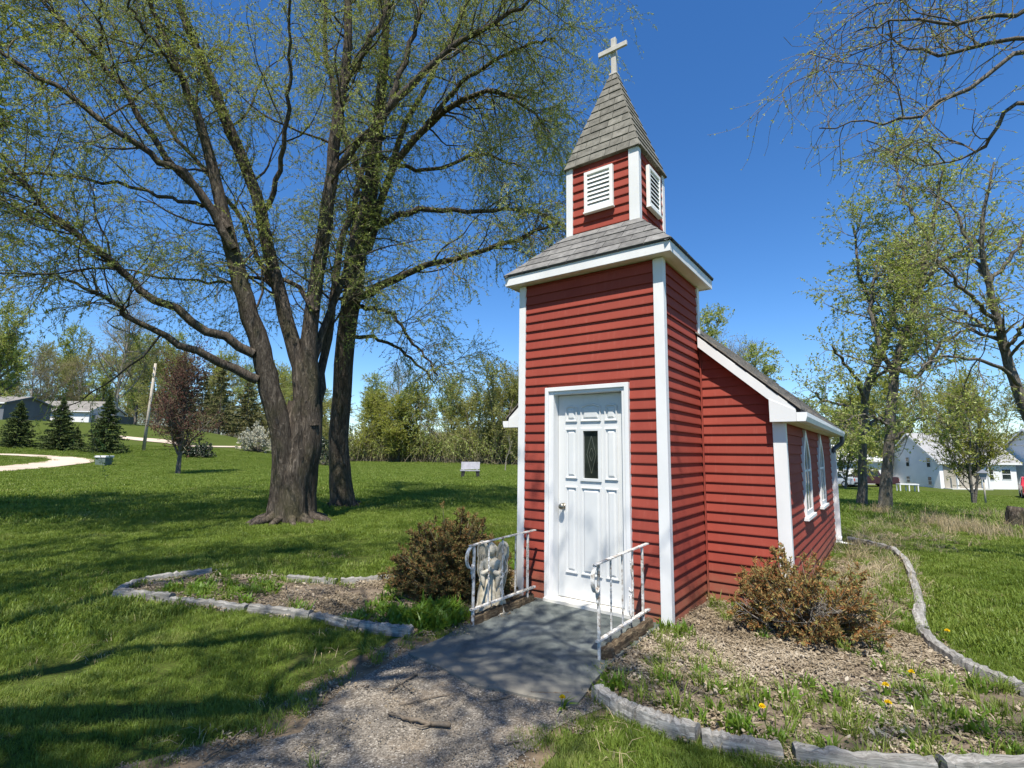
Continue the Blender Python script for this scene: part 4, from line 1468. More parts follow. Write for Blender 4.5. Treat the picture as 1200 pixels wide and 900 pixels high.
# tree beyond the right border whose boughs hang into the upper right corner
bo = spot(1560, 5.2)
drawn_tree('overhanging_tree', bo, ([(1560, 740), (1540, 500), (1500, 300), (1470, 150), (1440, 20)], 5.2, 5.6, [44, 34, 30, 24, 12]),
           [([(1490, 250), (1350, 60), (1200, 65), (1130, 108), (1085, 127), (1050, 142), (1005, 142), (960, 150)], 5.3, 6.4, [11.2, 8.7, 5.6, 5.0, 3.7, 3.1, 1.9, 1.2]),
            ([(1500, 300), (1350, 150), (1260, 60), (1200, 42), (1130, 55), (1080, 62), (1040, 40)], 5.3, 7.0, [11.2, 8.7, 6.2, 5.0, 4.3, 3.1, 1.9]),
            ([(1480, 200), (1300, -20), (1200, 10), (1120, 25), (1050, 25), (1000, 38)], 5.4, 6.2, [9.9, 7.4, 5.0, 3.7, 2.5, 1.2]),
            ([(1500, 320), (1330, 160), (1200, 120), (1160, 165), (1130, 185), (1080, 195)], 5.3, 6.4, [8.7, 6.8, 5.0, 3.7, 2.5, 1.2]),
            ([(1470, 150), (1330, -80), (1180, -60), (1080, -20), (1030, 5)], 5.4, 6.6, [8.7, 6.8, 4.3, 3.1, 1.2])],
           20, 140, 620, 8, (.025, .05), (.010, .020), 'grey_bark', 'bud_leaf', 54, droop=-.10, label='bare budding boughs reaching in from the upper right corner', cat='tree')

# ---- trees behind the photographer that shade the lawn and the path
def shade_pt(px, py, h):
    """point h metres up whose shadow falls on the ground seen at that pixel"""
    g_ = gnd(px, py)
    return g_ + np.array(sunv) * (h / sunv.z)


def shade_willow():
    rng = np.random.default_rng(64)
    base = np.array([-6.2, -10.2, 0.0])
    T = [base + np.array(v) for v in ((0, 0, -.1), (.1, .1, 2), (.3, .2, 4.2), (.6, .2, 6.2), (.8, .4, 8.5), (1.0, .5, 11), (1.1, .6, 13))]
    tp = T[3]
    sp1 = [[T[2]] + [shade_pt(x, y, h) for x, y, h in ((150, 838, 5.6), (330, 822, 6.0), (440, 790, 6.3), (520, 765, 6.6), (600, 742, 6.9), (690, 712, 7.2))],
           [T[2]] + [shade_pt(x, y, h) for x, y, h in ((-60, 800, 5.4), (125, 768, 6.2), (350, 745, 7.0), (480, 735, 7.5))],
           [T[3]] + [shade_pt(x, y, h) for x, y, h in ((-80, 745, 7.0), (60, 718, 7.6), (150, 695, 8.0), (320, 660, 8.8))],
           [T[3]] + [shade_pt(x, y, h) for x, y, h in ((-80, 690, 8.0), (0, 662, 8.6), (167, 635, 9.4), (320, 602, 10.2))],
           [T[3], np.array([-3.4, -9.2, 8.2]), np.array([.2, -8.6, 9.6]), np.array([2.9, -7.2, 10.2]), np.array([4.4, -5.6, 10.6])],
           [T[4], np.array([-4.6, -7.8, 9.6]), np.array([-3.0, -5.6, 11.0]), np.array([-1.5, -3.4, 12.2])],
           [T[4], np.array([-6.4, -7.8, 10.6]), np.array([-7.0, -5.8, 12.4])],
           [T[2]] + [shade_pt(x, y, h) for x, y, h in ((-120, 870, 5.0), (40, 872, 5.6), (200, 868, 6.2), (300, 858, 6.6))],
           [T[3]] + [shade_pt(x, y, h) for x, y, h in ((-100, 715, 8.6), (30, 690, 9.2), (180, 668, 9.8), (300, 640, 10.4))],
           [T[3], np.array([-8.6, -11.4, 8.4]), np.array([-10.5, -12.4, 10.2])]]
    Rr = [.13, .10, .10, .10, .09, .09, .09, .10, .10, .10]
    S = 20
    PL = np.array([spline(np.array(q) - base, S) for q in sp1])
    PL[:, 1:] += rng.normal(0, .05, (len(PL), S - 1, 3))
    RL = np.array([np.linspace(r, .022, S) for r in Rr])
    TT = spline(np.array(T) - base, 24)
    TR = np.linspace(.34, .07, 24)
    P1, R1 = grow(PL[[0, 1, 2, 3, 5, 6, 7, 8, 8, 9]], RL[[0, 1, 2, 3, 5, 6, 7, 8, 8, 9]], 125, .25, 1, (1.0, 2.6), (30, 70), .03, .15, 8, .5, rng, .035, .010, .3)
    P2, R2 = grow(np.concatenate([P1, PL[:, [4, 6, 8, 10, 12, 14, 15, 17, 19]]]), np.concatenate([R1, RL[:, [4, 6, 8, 10, 12, 14, 15, 17, 19]]]), 620, .2, 1, (.6, 1.5), (25, 70), -.03, .2, 7, .5, rng, .012, .006, .3)
    P3, R3 = grow(P2, R2, 3400, .1, 1, (.35, 1.0), (20, 65), -.10, .2, 4, .6, rng, .005, .0035, .2)
    lf = leaves(P3, 15, (.05, .10), (.018, .034), rng, 50, -.12)
    tree_obj('shade_tree', base, [rough_tube(TT, TR, 18, rng, .08, .3)], [(PL, RL, 8), (P1, R1, 6)], [(P2, R2, 4), (P3, R3, 3)], lf, 'willow_bark', 'twig_bark', 'willow_leaf',
             label='tall willow behind the viewer shading the near lawn and path', cat='tree')


shade_willow()
sp_ = auto_tree(62, 12.5, 5.6, .30, (.6, .6), 24, 200, 2800, 20, (.06, .12), (.026, .046), .32, .02, -.10, 3)
plant('shade_tree', (-12.9, -6.3, 0), sp_, 'willow_bark', 'willow_leaf', 0.6, label='willow beyond the left border shading the middle lawn', cat='tree')


# ================================================================== far trees and shrubs
TL = 'trees of the far tree line'
pr = []
pr.append(('yellow_leaf', 'grey_bark', auto_tree(71, 12.0, 4.2, .08, (.3, .2), 30, 230, 1700, 16, (.09, .20), (.05, .11), .15, .10, .0, 3, 2, twr=.010)))
pr.append(('olive_leaf', 'grey_bark', auto_tree(72, 11.0, 4.2, .06, (-.3, .2), 32, 240, 1700, 14, (.09, .19), (.045, .10), .14, .10, .0, 3, 3, twr=.010)))
pr.append(('bud_leaf', 'grey_bark', auto_tree(73, 12.0, 3.8, .14, (.2, .0), 28, 210, 1500, 15, (.09, .18), (.05, .10), .17, .12, .0, 3, 1, twr=.010)))
pr.append(('olive_leaf', 'pale_bark', auto_tree(74, 13.0, 5.0, .15, (.2, .3), 32, 260, 2200, 1, (.10, .18), (.05, .08), .20, .10, .02, 3, 1, twr=.012)))
nm = ['yellow green budding tree', 'olive brown thicket tree', 'pale green young tree', 'bare grey spreading tree']
protos = {}
# (column in the photograph, distance, kind, scale, height scale, where)
far = [(425, 58, 0, .85, .85, 'just right of the slimmer willow trunk'), (455, 62, 1, .95, .85, 'in the tree line left of the bench'), (470, 84, 3, 1.05, 1.0, 'tallest in the tree line left of the bench'), (492, 60, 0, .95, .82, 'in the tree line left of the bench'),
       (515, 58, 1, .85, .78, 'in the tree line, left of the two behind the bench'), (540, 62, 0, .85, .80, 'in the tree line behind the bench'), (560, 57, 1, .95, .90, 'in the tree line, right behind the bench back'), (585, 55, 1, 1.0, 1.05, 'in the tree line beside the chapel'), (606, 60, 3, .85, .9, 'in the tree line beside the chapel'),
       (625, 58, 1, 1.0, 1.0, 'mostly hidden behind the tower'), (395, 58, 1, .9, .8, 'glimpsed between the two willow trunks'), (375, 66, 0, .95, .95, 'glimpsed between the two willow trunks'), (345, 80, 2, 1.0, .95, 'behind the forked willow trunk'),
       (318, 92, 1, 1.2, 1.0, 'behind the white blossom bush'), (292, 96, 2, 1.1, 1.0, 'behind the white blossom bush'), (-8, 60, 2, 1.15, .95, 'at the left border above the grey house'), (35, 105, 3, 1.25, 1.0, 'behind the white bungalow'), (62, 110, 3, 1.2, .95, 'between the second spruce and the bungalow roof'),
       (92, 112, 3, 1.15, 1.0, 'behind the right end of the bungalow'), (135, 64, 3, 1.15, 1.05, 'spreading above the third spruce'), (118, 92, 2, 1.1, .95, 'above the third spruce'), (160, 88, 2, 1.25, 1.05, 'left behind the utility pole'), (185, 84, 1, 1.3, 1.1, 'behind the utility pole'),
       (836, 36, 2, .95, 1.0, 'showing over the nave roof beside the tower'), (885, 34, 2, .80, .93, 'showing over the nave roof'), (865, 42, 3, .9, .95, 'showing over the nave roof'),
       (15, 112, 0, 1.5, 1.3, 'far behind the leftmost spruce'), (50, 120, 1, 1.5, 1.35, 'far behind the bungalow roof'), (80, 118, 2, 1.5, 1.3, 'far behind the middle spruce'), (108, 116, 1, 1.5, 1.35, 'far behind the rightmost spruce'), (148, 112, 0, 1.45, 1.3, 'far left of the utility pole'), (175, 110, 1, 1.4, 1.25, 'far right of the utility pole'), (205, 108, 2, 1.4, 1.2, 'far behind the maroon crown'), (245, 106, 0, 1.35, 1.15, 'far behind the pines'), (275, 104, 1, 1.35, 1.15, 'far behind the blossom bush'), (335, 100, 0, 1.3, 1.1, 'far behind the forked trunk'), (360, 76, 1, 1.0, .9, 'seen right of the forked trunk'),
       (470, 58, 0, .85, .75, 'low in the tree line left of the bench'), (530, 66, 2, .95, .9, 'rising behind the bench'), (575, 64, 0, .9, .85, 'in the tree line right of the bench'), (600, 57, 2, .85, .85, 'against the tower corner board'), (440, 66, 2, .95, .9, 'beside the slimmer willow trunk'),
       (985, 50, 0, .95, .95, 'behind the white garage'), (1022, 62, 1, 1.0, 1.0, 'between garage and gabled house'), (1055, 70, 0, 1.15, 1.15, 'behind the white gabled house'), (1095, 76, 1, 1.2, 1.1, 'behind the white gabled house'), (1130, 74, 0, 1.15, 1.05, 'above the middle of the gabled roof'),
       (1165, 72, 1, 1.1, 1.15, 'above the right end of the gabled roof'), (1205, 70, 0, 1.1, 1.1, 'at the right border above the deck house'), (1250, 66, 1, 1.1, 1.1, 'beyond the right border behind the deck house'), (960, 64, 1, 1.0, 1.0, 'behind the white garage')]
for n_, (px, D, k, sc, hs, where) in enumerate(far):
    p = spot(px, D)
    lab = nm[k] + ' ' + where
    leaf, bark, spec = pr[k]
    if k not in protos:
        t = plant('background_tree', p, spec, bark, leaf, n_ * 1.3, label=lab, cat='tree', group=TL)
        t.scale = (sc, sc, sc * hs)
        protos[k] = t
    else:
        copy_tree(protos[k], p, n_ * 1.3, (sc, sc, sc * hs), label=lab, group=TL)


def thicket(name, pts, h, n, seed, mat, **kw):
    """low tangled growth along a line of terrain points"""
    rng = np.random.default_rng(seed)
    pts = np.asarray(pts)
    u = rng.random(n) * (len(pts) - 1)
    i = np.minimum(u.astype(int), len(pts) - 2)
    f = (u - i)[:, None]
    b = pts[i] * (1 - f) + pts[i + 1] * f + np.c_[rng.normal(0, 1.4, (n, 2)), np.zeros(n)]
    b[:, 2] = terrain(b[:, 0], b[:, 1])
    P = np.empty((n, 6, 3))
    P[:, 0] = b
    d = nrm(np.c_[rng.normal(0, .45, (n, 2)), np.ones(n)])
    hh = rng.uniform(.4, 1, n) * h
    for k in range(5):
        d = nrm(d + rng.normal(0, .16, (n, 3)))
        P[:, k + 1] = P[:, k] + d * (hh / 5)[:, None]
    R = np.linspace(.022, .008, 6)[None].repeat(n, 0)
    V, F = tubes(P, R, 3)
    LV, LF = leaves(P, 20, (.09, .20), (.05, .11), rng, 60, 0, .25)
    mi = np.r_[np.zeros(len(F)), np.ones(len(LF))]
    obj(name, np_mesh(name, np.vstack([V, LV]), np.vstack([F, LF + len(V)]), ['twig_bark', mat], False, mi), kind='stuff', **kw)


thicket('undergrowth', [spot(x, D) for x, D in ((410, 58), (450, 60), (490, 60), (530, 59), (570, 57), (610, 56), (640, 56))], 4.5, 2600, 81, 'bud_leaf', label='tangled olive undergrowth along the foot of the tree line', cat='undergrowth')
thicket('undergrowth', [spot(x, D) for x, D in ((235, 95), (290, 95), (330, 90), (385, 80))], 8.0, 1600, 82, 'olive_leaf', label='dull brown brush beyond the blossom bush', cat='undergrowth')
thicket('undergrowth', [spot(x, D) for x, D in ((-30, 118), (40, 118), (110, 118), (170, 110), (240, 100))], 11.0, 2200, 83, 'olive_leaf', label='grey brown brush behind the left bungalows', cat='undergrowth')
thicket('undergrowth', [spot(x, D) for x, D in ((940, 76), (1000, 78), (1060, 82), (1120, 84), (1180, 82), (1260, 80))], 9.0, 2200, 84, 'yellow_leaf', label='yellow green brush behind the houses on the right', cat='undergrowth')


# ---- conifers
def conifer(seed, h, r, mat, rows=26, per=13, clear=.02, dens=80):
    rng = np.random.default_rng(seed)
    Ps = []
    for i in range(rows):
        u = i / (rows - 1)
        z = h * (clear + (1 - clear) * u * .97)
        rad = r * (1 - u) ** .85 * (1 + .12 * math.sin(i * 2.1)) + .05
        n = max(4, int(per * (1 - .55 * u)))
        for k in range(n):
            a = 2 * math.pi * (k + rng.random() * .8) / n + i
            L = rad * rng.uniform(.70, 1.20)
            zj = rng.normal(0, .018 * h)
            dp = rng.uniform(.05, .36)
            d = np.array([math.cos(a), math.sin(a)])
            s = np.linspace(0, 1, 5)
            P = np.c_[d[0] * L * s, d[1] * L * s, z + zj - dp * L * s + .16 * L * s ** 2 + rng.normal(0, .02 * h / 8, 5)]
            Ps.append(P)
    Ps = np.array(Ps)
    R = np.linspace(.02, .006, 5)[None].repeat(len(Ps), 0)
    lf = leaves(Ps, dens, (.10 * h / 5, .22 * h / 5), (.045 * h / 5, .08 * h / 5), rng, 40, -.15, .12)
    T = spline([(0, 0, -.1), (0, 0, h * .5), (0, 0, h)], 10)
    return [rough_tube(T, np.linspace(.035 * h / 2, .012, 10), 9, rng, .05, .2)], [(Ps, R, 3)], None, lf


SG = 'spruces at the far left'
cs = conifer(91, 5.6, 1.75, 'needle')
def spr(px, base_y, top_y):
    g_ = gnd(px, base_y)
    D_ = float((g_ - CAM) @ FWD)
    return g_, (base_y - top_y) * D_ / FPX / 5.6


(g1, f1), (g2, f2), (g3, f3) = spr(18, 524, 471), spr(68, 527, 468), spr(122, 530.5, 464)
s1 = plant('spruce_tree', g1, cs, 'grey_bark', 'needle', 0, label='leftmost dark spruce by the grey house', cat='tree', group=SG)
s1.scale = (f1 * 1.25, f1 * 1.25, f1)
s2 = copy_tree(s1, g2, 1.9, (f2 * 1.15, f2 * 1.15, f2), label='middle spruce in front of the white bungalow', group=SG)
s3 = copy_tree(s1, g3, 3.3, (f3 * 1.1, f3 * 1.1, f3), label='rightmost bushy spruce beside the pale footpath', group=SG)
copy_tree(s1, gnd(88, 524), 4.3, (f2 * .6, f2 * .6, f2 * .42), label='lowest young spruce between the two taller ones', group=SG)
cp = conifer(92, 11.0, 3.4, 'pine_needle', 22, 9, .14, 50)
PG = 'pines behind the maroon tree'
q1 = plant('pine_tree', spot(258, 82), cp, 'grey_bark', 'pine_needle', 0, label='tall olive pine right of the maroon tree', cat='tree', group=PG)
copy_tree(q1, spot(236, 88), 1, (1.05, 1.05, .95), label='tallest dark pine behind the maroon tree', group=PG)
copy_tree(q1, spot(290, 86), 2, (1, 1, .92), label='brownish pine above the blossom bush', group=PG)
copy_tree(q1, spot(312, 92), 3, (1.1, 1.1, .88), label='pine half hidden by the forked willow', group=PG)

# ---- maroon crab apple, sapling, yellow shrub tree
mp = gnd(208, 556)
plant('crabapple_tree', mp, auto_tree(101, 6.2, 3.3, .13, (.1, .1), 34, 280, 1600, 10, (.06, .11), (.035, .065), .12, .14, .02, 3, 1, (25, 60), twr=.008), 'grey_bark', 'maroon_leaf', label='small round tree with dark maroon leaves and low forked trunk', cat='tree')
plant('sapling', gnd(592, 552), auto_tree(102, 2.6, .8, .35, (.3, 0), 8, 20, 70, 1, (.05, .09), (.03, .05), .035, .2, 0, 3, 1, (25, 50), twr=.006), 'pale_bark', 'olive_leaf', twigbark='pale_bark', label='thin pale leaning sapling between bench and chapel', cat='tree')
plant('yellow_shrub_tree', spot(1132, 27), auto_tree(103, 6.0, 3.4, .10, (.2, 0), 28, 240, 1400, 13, (.07, .13), (.03, .06), .11, .16, .02, 3, 3, (30, 65), twr=.007), 'grey_bark', 'yellow_leaf', label='yellow green multi stemmed tree before the gabled house', cat='tree')


def bush(seed, rx, rz_, n, per, L, Wd, spread=70, stem=.012, flat=1.0, kt=3, core=.0, droop=0, twr=.003):
    """stems fan up from the foot and fill a rounded mass"""
    rng = np.random.default_rng(seed)
    a = rng.uniform(0, 6.283, n)
    el = np.arcsin(rng.uniform(.05, 1, n)) * flat
    lump = 1 + .12 * np.sin(3 * a + seed) + .09 * np.sin(7 * a + 2 * seed) + rng.normal(0, .06, n)
    tip = np.c_[np.cos(a) * np.cos(el) * rx * lump, np.sin(a) * np.cos(el) * rx * lump, np.sin(el) * rz_ * lump + .12 * rz_]
    f = rng.random(n)
    foot = np.c_[tip[:, :2] * .10 * f[:, None], np.zeros(n)]
    mid = foot * .4 + tip * .45 + rng.normal(0, .06 * rx, (n, 3)) - np.array([0, 0, .06 * rz_])
    s = np.linspace(0, 1, 7)[None, :, None]
    P = (1 - s) ** 2 * foot[:, None] + 2 * s * (1 - s) * mid[:, None] + s ** 2 * tip[:, None]
    P[:, 1:-1] += rng.normal(0, .012 * rx, (n, 5, 3))
    R = stem * np.linspace(1, .3, 7)[None].repeat(n, 0) * rng.uniform(.5, 1.2, (n, 1))
    P2, R2 = grow(P, R, n * 6, .45, 1, (.10 * rx + .03, .30 * rx), (20, 70), .05, .2, 4, .6, rng, stem * .5, twr, .3)
    lf = leaves(P2, per, L, Wd, rng, spread, droop)
    return [], [(P, R, 5)], [(P2, R2, kt)], lf


plant('round_shrub', gnd(228, 536), bush(111, 1.35, 1.3, 60, 14, (.10, .18), (.05, .09), stem=.02, twr=.006), 'grey_bark', 'dark_shrub', label='dark green rounded shrub behind the maroon tree', cat='shrub')
plant('blossom_bush', spot(305, 58), bush(112, 2.1, 2.6, 80, 20, (.07, .14), (.06, .11), stem=.03, twr=.008), 'grey_bark', 'blossom', label='white flowering bush left of the forked willow', cat='shrub')
plant('evergreen_shrub', spot(383, 44), bush(113, 1.6, 2.4, 50, 12, (.10, .18), (.06, .10), stem=.02, twr=.006), 'grey_bark', 'dark_shrub', label='dark shrub seen between the two willow trunks', cat='shrub')

# ---- the two browning junipers in the beds
plant('juniper_shrub', gnd(532, 698), bush(121, .58, .66, 340, 40, (.022, .050), (.008, .015), 45, .008, twr=.0018), 'twig_bark', 'juniper_green', label='rounded browning juniper left of the door railing', cat='shrub')
j2 = plant('juniper_shrub', gnd(943, 742), bush(122, .54, .55, 140, 26, (.022, .050), (.008, .015), 45, .008, .9, twr=.0018), 'twig_bark', 'juniper', label='sparse half dead orange juniper before the nave corner', cat='shrub')
rng = np.random.default_rng(123)
# dead grey lower stems of the right hand juniper
n = 70
a = rng.uniform(0, 6.283, n)
le = rng.uniform(.22, .62, n)
P = np.empty((n, 6, 3))
for k in range(6):
    s = k / 5
    P[:, k] = np.c_[np.cos(a) * le * s, np.sin(a) * le * s, .05 + .16 * s + .10 * np.sin(s * 3 + a)] + rng.normal(0, .018, (n, 3))
R = np.linspace(.009, .003, 6)[None].repeat(n, 0) * rng.uniform(.6, 1.5, (n, 1))
Q, QR = grow(P, R, 420, .2, 1, (.08, .24), (25, 75), .0, .25, 4, .6, rng, .004, .0018, .3)
V, F = tube_group([(P, R, 5), (Q, QR, 3)])
obj('dead_branches', np_mesh('dead_branches', V, F, 'pale_bark', True), j2, kind='stuff', label='dead grey lower branches')


# ================================================================== scattered ground cover
def scatter(name, pts, protos_, scl, tilt=.12, seed=0, **kw):
    """one object: meshes instanced on the points"""
    rng = np.random.default_rng(seed)
    n = len(pts)
    me = bpy.data.meshes.new(name)
    me.vertices.add(n)
    me.vertices.foreach_set('co', np.asarray(pts, np.float32).ravel())
    at_ = me.attributes.new('rot', 'FLOAT_VECTOR', 'POINT')
    at_.data.foreach_set('vector', np.c_[rng.normal(0, tilt, (n, 2)), rng.uniform(0, 6.283, n)].astype(np.float32).ravel())
    at_ = me.attributes.new('scl', 'FLOAT', 'POINT')
    at_.data.foreach_set('value', np.asarray(scl, np.float32))
    at_ = me.attributes.new('pick', 'INT', 'POINT')
    at_.data.foreach_set('value', rng.integers(0, len(protos_), n).astype(np.int32))
    col = bpy.data.collections.new(name + '_pieces')
    for q, pm in enumerate(protos_):
        o = bpy.data.objects.new('%s_piece_%02d' % (name, q), pm)
        col.objects.link(o)
    ng = bpy.data.node_groups.new(name, 'GeometryNodeTree')
    ng.interface.new_socket('Geometry', in_out='INPUT', socket_type='NodeSocketGeometry')
    ng.interface.new_socket('Geometry', in_out='OUTPUT', socket_type='NodeSocketGeometry')
    gi, go_ = ng.nodes.new('NodeGroupInput'), ng.nodes.new('NodeGroupOutput')
    ci = ng.nodes.new('GeometryNodeCollectionInfo')
    ci.inputs['Collection'].default_value = col
    ci.inputs['Separate Children'].default_value = True
    ip = ng.nodes.new('GeometryNodeInstanceOnPoints')
    ip.inputs['Pick Instance'].default_value = True

    def attr(nm_, typ):
        a_ = ng.nodes.new('GeometryNodeInputNamedAttribute')
        a_.data_type = typ
        a_.inputs[0].default_value = nm_
        return a_.outputs[0]
    e2r = ng.nodes.new('FunctionNodeEulerToRotation')
    ng.links.new(attr('rot', 'FLOAT_VECTOR'), e2r.inputs[0])
    ng.links.new(gi.outputs[0], ip.inputs['Points'])
    ng.links.new(ci.outputs[0], ip.inputs['Instance'])
    ng.links.new(attr('pick', 'INT'), ip.inputs['Instance Index'])
    ng.links.new(e2r.outputs[0], ip.inputs['Rotation'])
    ng.links.new(attr('scl', 'FLOAT'), ip.inputs['Scale'])
    ng.links.new(ip.outputs[0], go_.inputs[0])
    o = obj(name, me, kind='stuff', **kw)
    md = o.modifiers.new('scatter', 'NODES')
    md.node_group = ng
    return o


def blades(seed, n, rad, h, wd, mat, lean=.5, clump=0.0):
    """a tuft or patch of tapering bent blades"""
    rng = np.random.default_rng(seed)
    a = rng.uniform(0, 6.283, n)
    r_ = rad * np.sqrt(rng.random(n))
    b = np.c_[np.cos(a) * r_, np.sin(a) * r_, np.full(n, -.004)]
    d = rng.uniform(0, 6.283, n)
    dv = np.c_[np.cos(d), np.sin(d), np.zeros(n)]
    if clump:
        dv = nrm(dv + clump * np.c_[np.cos(a), np.sin(a), np.zeros(n)])
    sv = np.c_[-dv[:, 1], dv[:, 0], np.zeros(n)]
    hh = rng.uniform(h[0], h[1], n)[:, None]
    w_ = rng.uniform(wd[0], wd[1], n)[:, None]
    le = (rng.random(n) * lean)[:, None]
    up_ = np.array([[0, 0, 1.]])
    m1 = b + up_ * hh * .55 + dv * hh * le * .35
    tp_ = b + up_ * hh * (1 - .25 * le) + dv * hh * le * 1.1
    V = np.stack([b - sv * w_ * .5, b + sv * w_ * .5, m1 + sv * w_ * .42, m1 - sv * w_ * .42, tp_], 1).reshape(-1, 3)
    i = np.arange(n)[:, None] * 5
    return np_mesh('blades', V, [i + np.array([[0, 1, 2, 3]]), i + np.array([[3, 2, 4]])], mat)


def inside(poly, x, y):
    poly = np.asarray(poly)
    c = np.zeros(len(x), bool)
    j = len(poly) - 1
    for i in range(len(poly)):
        xi, yi = poly[i]
        xj, yj = poly[j]
        q = ((yi > y) != (yj > y)) & (x < (xj - xi) * (y - yi) / (yj - yi + 1e-12) + xi)
        c ^= q
        j = i
    return c


CHAPEL = np.array([(-1.66, -.02), (.03, -.02), (.03, 1.08), (.82, 1.08), (.82, 5.88), (-2.42, 5.88), (-2.42, 1.08), (-1.66, 1.08)])
fp = None


def sector(r0, r1, dens, seed, half=1.05):
    rng = np.random.default_rng(seed)
    n = int(half * (r1 ** 2 - r0 ** 2) * dens)
    r_ = np.sqrt(rng.uniform(r0 ** 2, r1 ** 2, n))
    a = rng.uniform(-half, half, n)
    x = CAM[0] + r_ * (_fw[0] * np.cos(a) + _rt[0] * np.sin(a))
    y = CAM[1] + r_ * (_fw[1] * np.cos(a) + _rt[1] * np.sin(a))
    return x, y, r_


def patchy(x, y, s=1.0, seed=0):
    """cheap smooth field in 0..1"""
    return .5 + .25 * (np.sin(x * 1.7 * s + seed) * np.sin(y * 2.1 * s + 1.3 * seed) + np.sin(x * .8 * s - y * 1.1 * s + 2 + seed)) + .12 * np.sin(x * 5.1 * s + y * 3.3 * s + seed)


def lawn_points(r0, r1, dens, seed, margin=True):
    x, y, r_ = sector(r0, r1, dens, seed)
    rng = np.random.default_rng(seed + 5)
    k = ~inside(CHAPEL, x, y) & ~inside(SLAB, x, y)
    jx, jy = x + rng.normal(0, .10, len(x)), y + rng.normal(0, .10, len(x))
    k &= ~inside(DIRT, jx, jy)
    jx, jy = x + rng.normal(0, .03, len(x)), y + rng.normal(0, .03, len(x))
    k &= ~inside(BED_R, jx, jy) & ~inside(BED_L, jx, jy)
    for c, rad in ((wb, .52), (b2, .34)):
        k &= np.hypot(x - c[0], y - c[1]) > rad
    for q_ in STRIPS:
        k &= ~inside(q_, x, y)
    bare = patchy(x, y, 1.3, 11)
    k &= ~((r_ < 9) & (bare > .86) & (rng.random(len(x)) < .7))
    # trodden thin band on the right
    u = patchy(x, y, .6, 3)
    thin = (y > 5.5) & (y < 10.5) & (x > 0.5) & (u > .52)
    k &= ~(thin & (rng.random(len(x)) < .6))
    x, y = x[k], y[k]
    return np.c_[x, y, terrain(x, y)]


G_near = [blades(200 + i, 300, .17, (.035, .075), (.0032, .0058), 'grass', .9) for i in range(5)]
G_mid = [blades(210 + i, 260, .26, (.035, .075), (.006, .010), 'grass', .9) for i in range(4)]
G_far = [blades(220 + i, 240, .55, (.04, .08), (.012, .022), 'grass', .9) for i in range(4)]
rng = np.random.default_rng(5)
p = lawn_points(.2, 5.5, 75, 301)
scatter('grass', p, G_near, rng.uniform(.52, .85, len(p)) * (.84 + .3 * patchy(p[:, 0], p[:, 1], 1.2)), .10, 1, label='mown green grass of the near lawn', cat='grass')
p = lawn_points(5.5, 14, 34, 302)
scatter('grass', p, G_mid, rng.uniform(.65, 1.0, len(p)) * (.8 + .4 * patchy(p[:, 0], p[:, 1], .8)), .10, 2, label='mown green grass of the middle lawn', cat='grass')
p = lawn_points(14, 62, 6, 303)
scatter('grass', p, G_far, rng.uniform(.8, 1.3, len(p)), .06, 3, label='green grass of the far lawn', cat='grass')


def in_poly(poly, dens, seed, extra=None):
    rng = np.random.default_rng(seed)
    lo, hi = np.asarray(poly).min(0), np.asarray(poly).max(0)
    n = int(np.prod(hi - lo) * dens)
    x, y = rng.uniform(lo[0], hi[0], n), rng.uniform(lo[1], hi[1], n)
    k = inside(poly, x, y) & ~inside(CHAPEL, x, y)
    k &= ~inside(SLAB, x, y)
    return x[k], y[k]


# wood chips and leaf litter
def chips(seed, n, rad, L, Wd, mat):
    rng = np.random.default_rng(seed)
    a = rng.uniform(0, 6.283, n)
    r_ = rad * np.sqrt(rng.random(n))
    c = np.c_[np.cos(a) * r_, np.sin(a) * r_, rng.uniform(.004, .022, n)]
    d = nrm(np.c_[rng.normal(size=(n, 2)), rng.normal(0, .25, n)])
    s = nrm(np.cross(d, np.c_[rng.normal(0, .3, (n, 2)), np.ones(n)]))
    up_ = np.cross(s, d)
    le = rng.uniform(*L, n)[:, None]
    w_ = rng.uniform(*Wd, n)[:, None]
    t_ = rng.uniform(.0015, .005, n)[:, None]
    sg = [(-1, -1), (1, -1), (1, 1), (-1, 1)]
    V = np.stack([c + d * le * .5 * i + s * w_ * .5 * j for i, j in sg] + [c + d * le * .46 * i + s * w_ * .45 * j + up_ * t_ for i, j in sg], 1).reshape(-1, 3)
    F = (np.arange(n)[:, None, None] * 8 + BOXF[None]).reshape(-1, 4)
    return np_mesh('chips', V, F, mat)


CH = [chips(400 + i, 110, .15, (.008, .028), (.004, .012), 'litter') for i in range(5)]
for nm_, poly, sd, lab in (('wood_chips', BED_R, 11, 'wood chip and leaf litter mulch right of the chapel'), ('wood_chips', BED_L, 12, 'wood chip mulch in the bed left of the door')):
    x, y = in_poly(poly, 60, sd)
    kk = (patchy(x, y, 1.9, sd) + .25 * np.random.default_rng(sd + 1).random(len(x))) > .47
    x, y = x[kk], y[kk]
    scatter(nm_, np.c_[x, y, np.full(len(x), .010)], CH, np.random.default_rng(sd).uniform(.7, 1.3, len(x)), .05, sd, label=lab, cat='mulch')
PB_ = [chips(420 + i, 34, .11, (.004, .010), (.003, .008), 'pebble') for i in range(4)]
x, y = in_poly(PATH, 70, 13)
scatter('pebbles', np.c_[x, y, np.full(len(x), .009)], PB_, np.random.default_rng(13).uniform(.6, 1.15, len(x)), .02, 13, label='loose pebbles on the asphalt path', cat='gravel')
x, y = in_poly(DIRT, 60, 14)
k = ~inside(PATH, x, y) | (np.random.default_rng(6).random(len(x)) < .06)
x, y = x[k], y[k]
scatter('leaf_litter', np.c_[x, y, np.full(len(x), .010)], CH, np.random.default_rng(14).uniform(.35, .7, len(x)), .05, 14, label='bits of bark and leaf along the path edge', cat='litter')

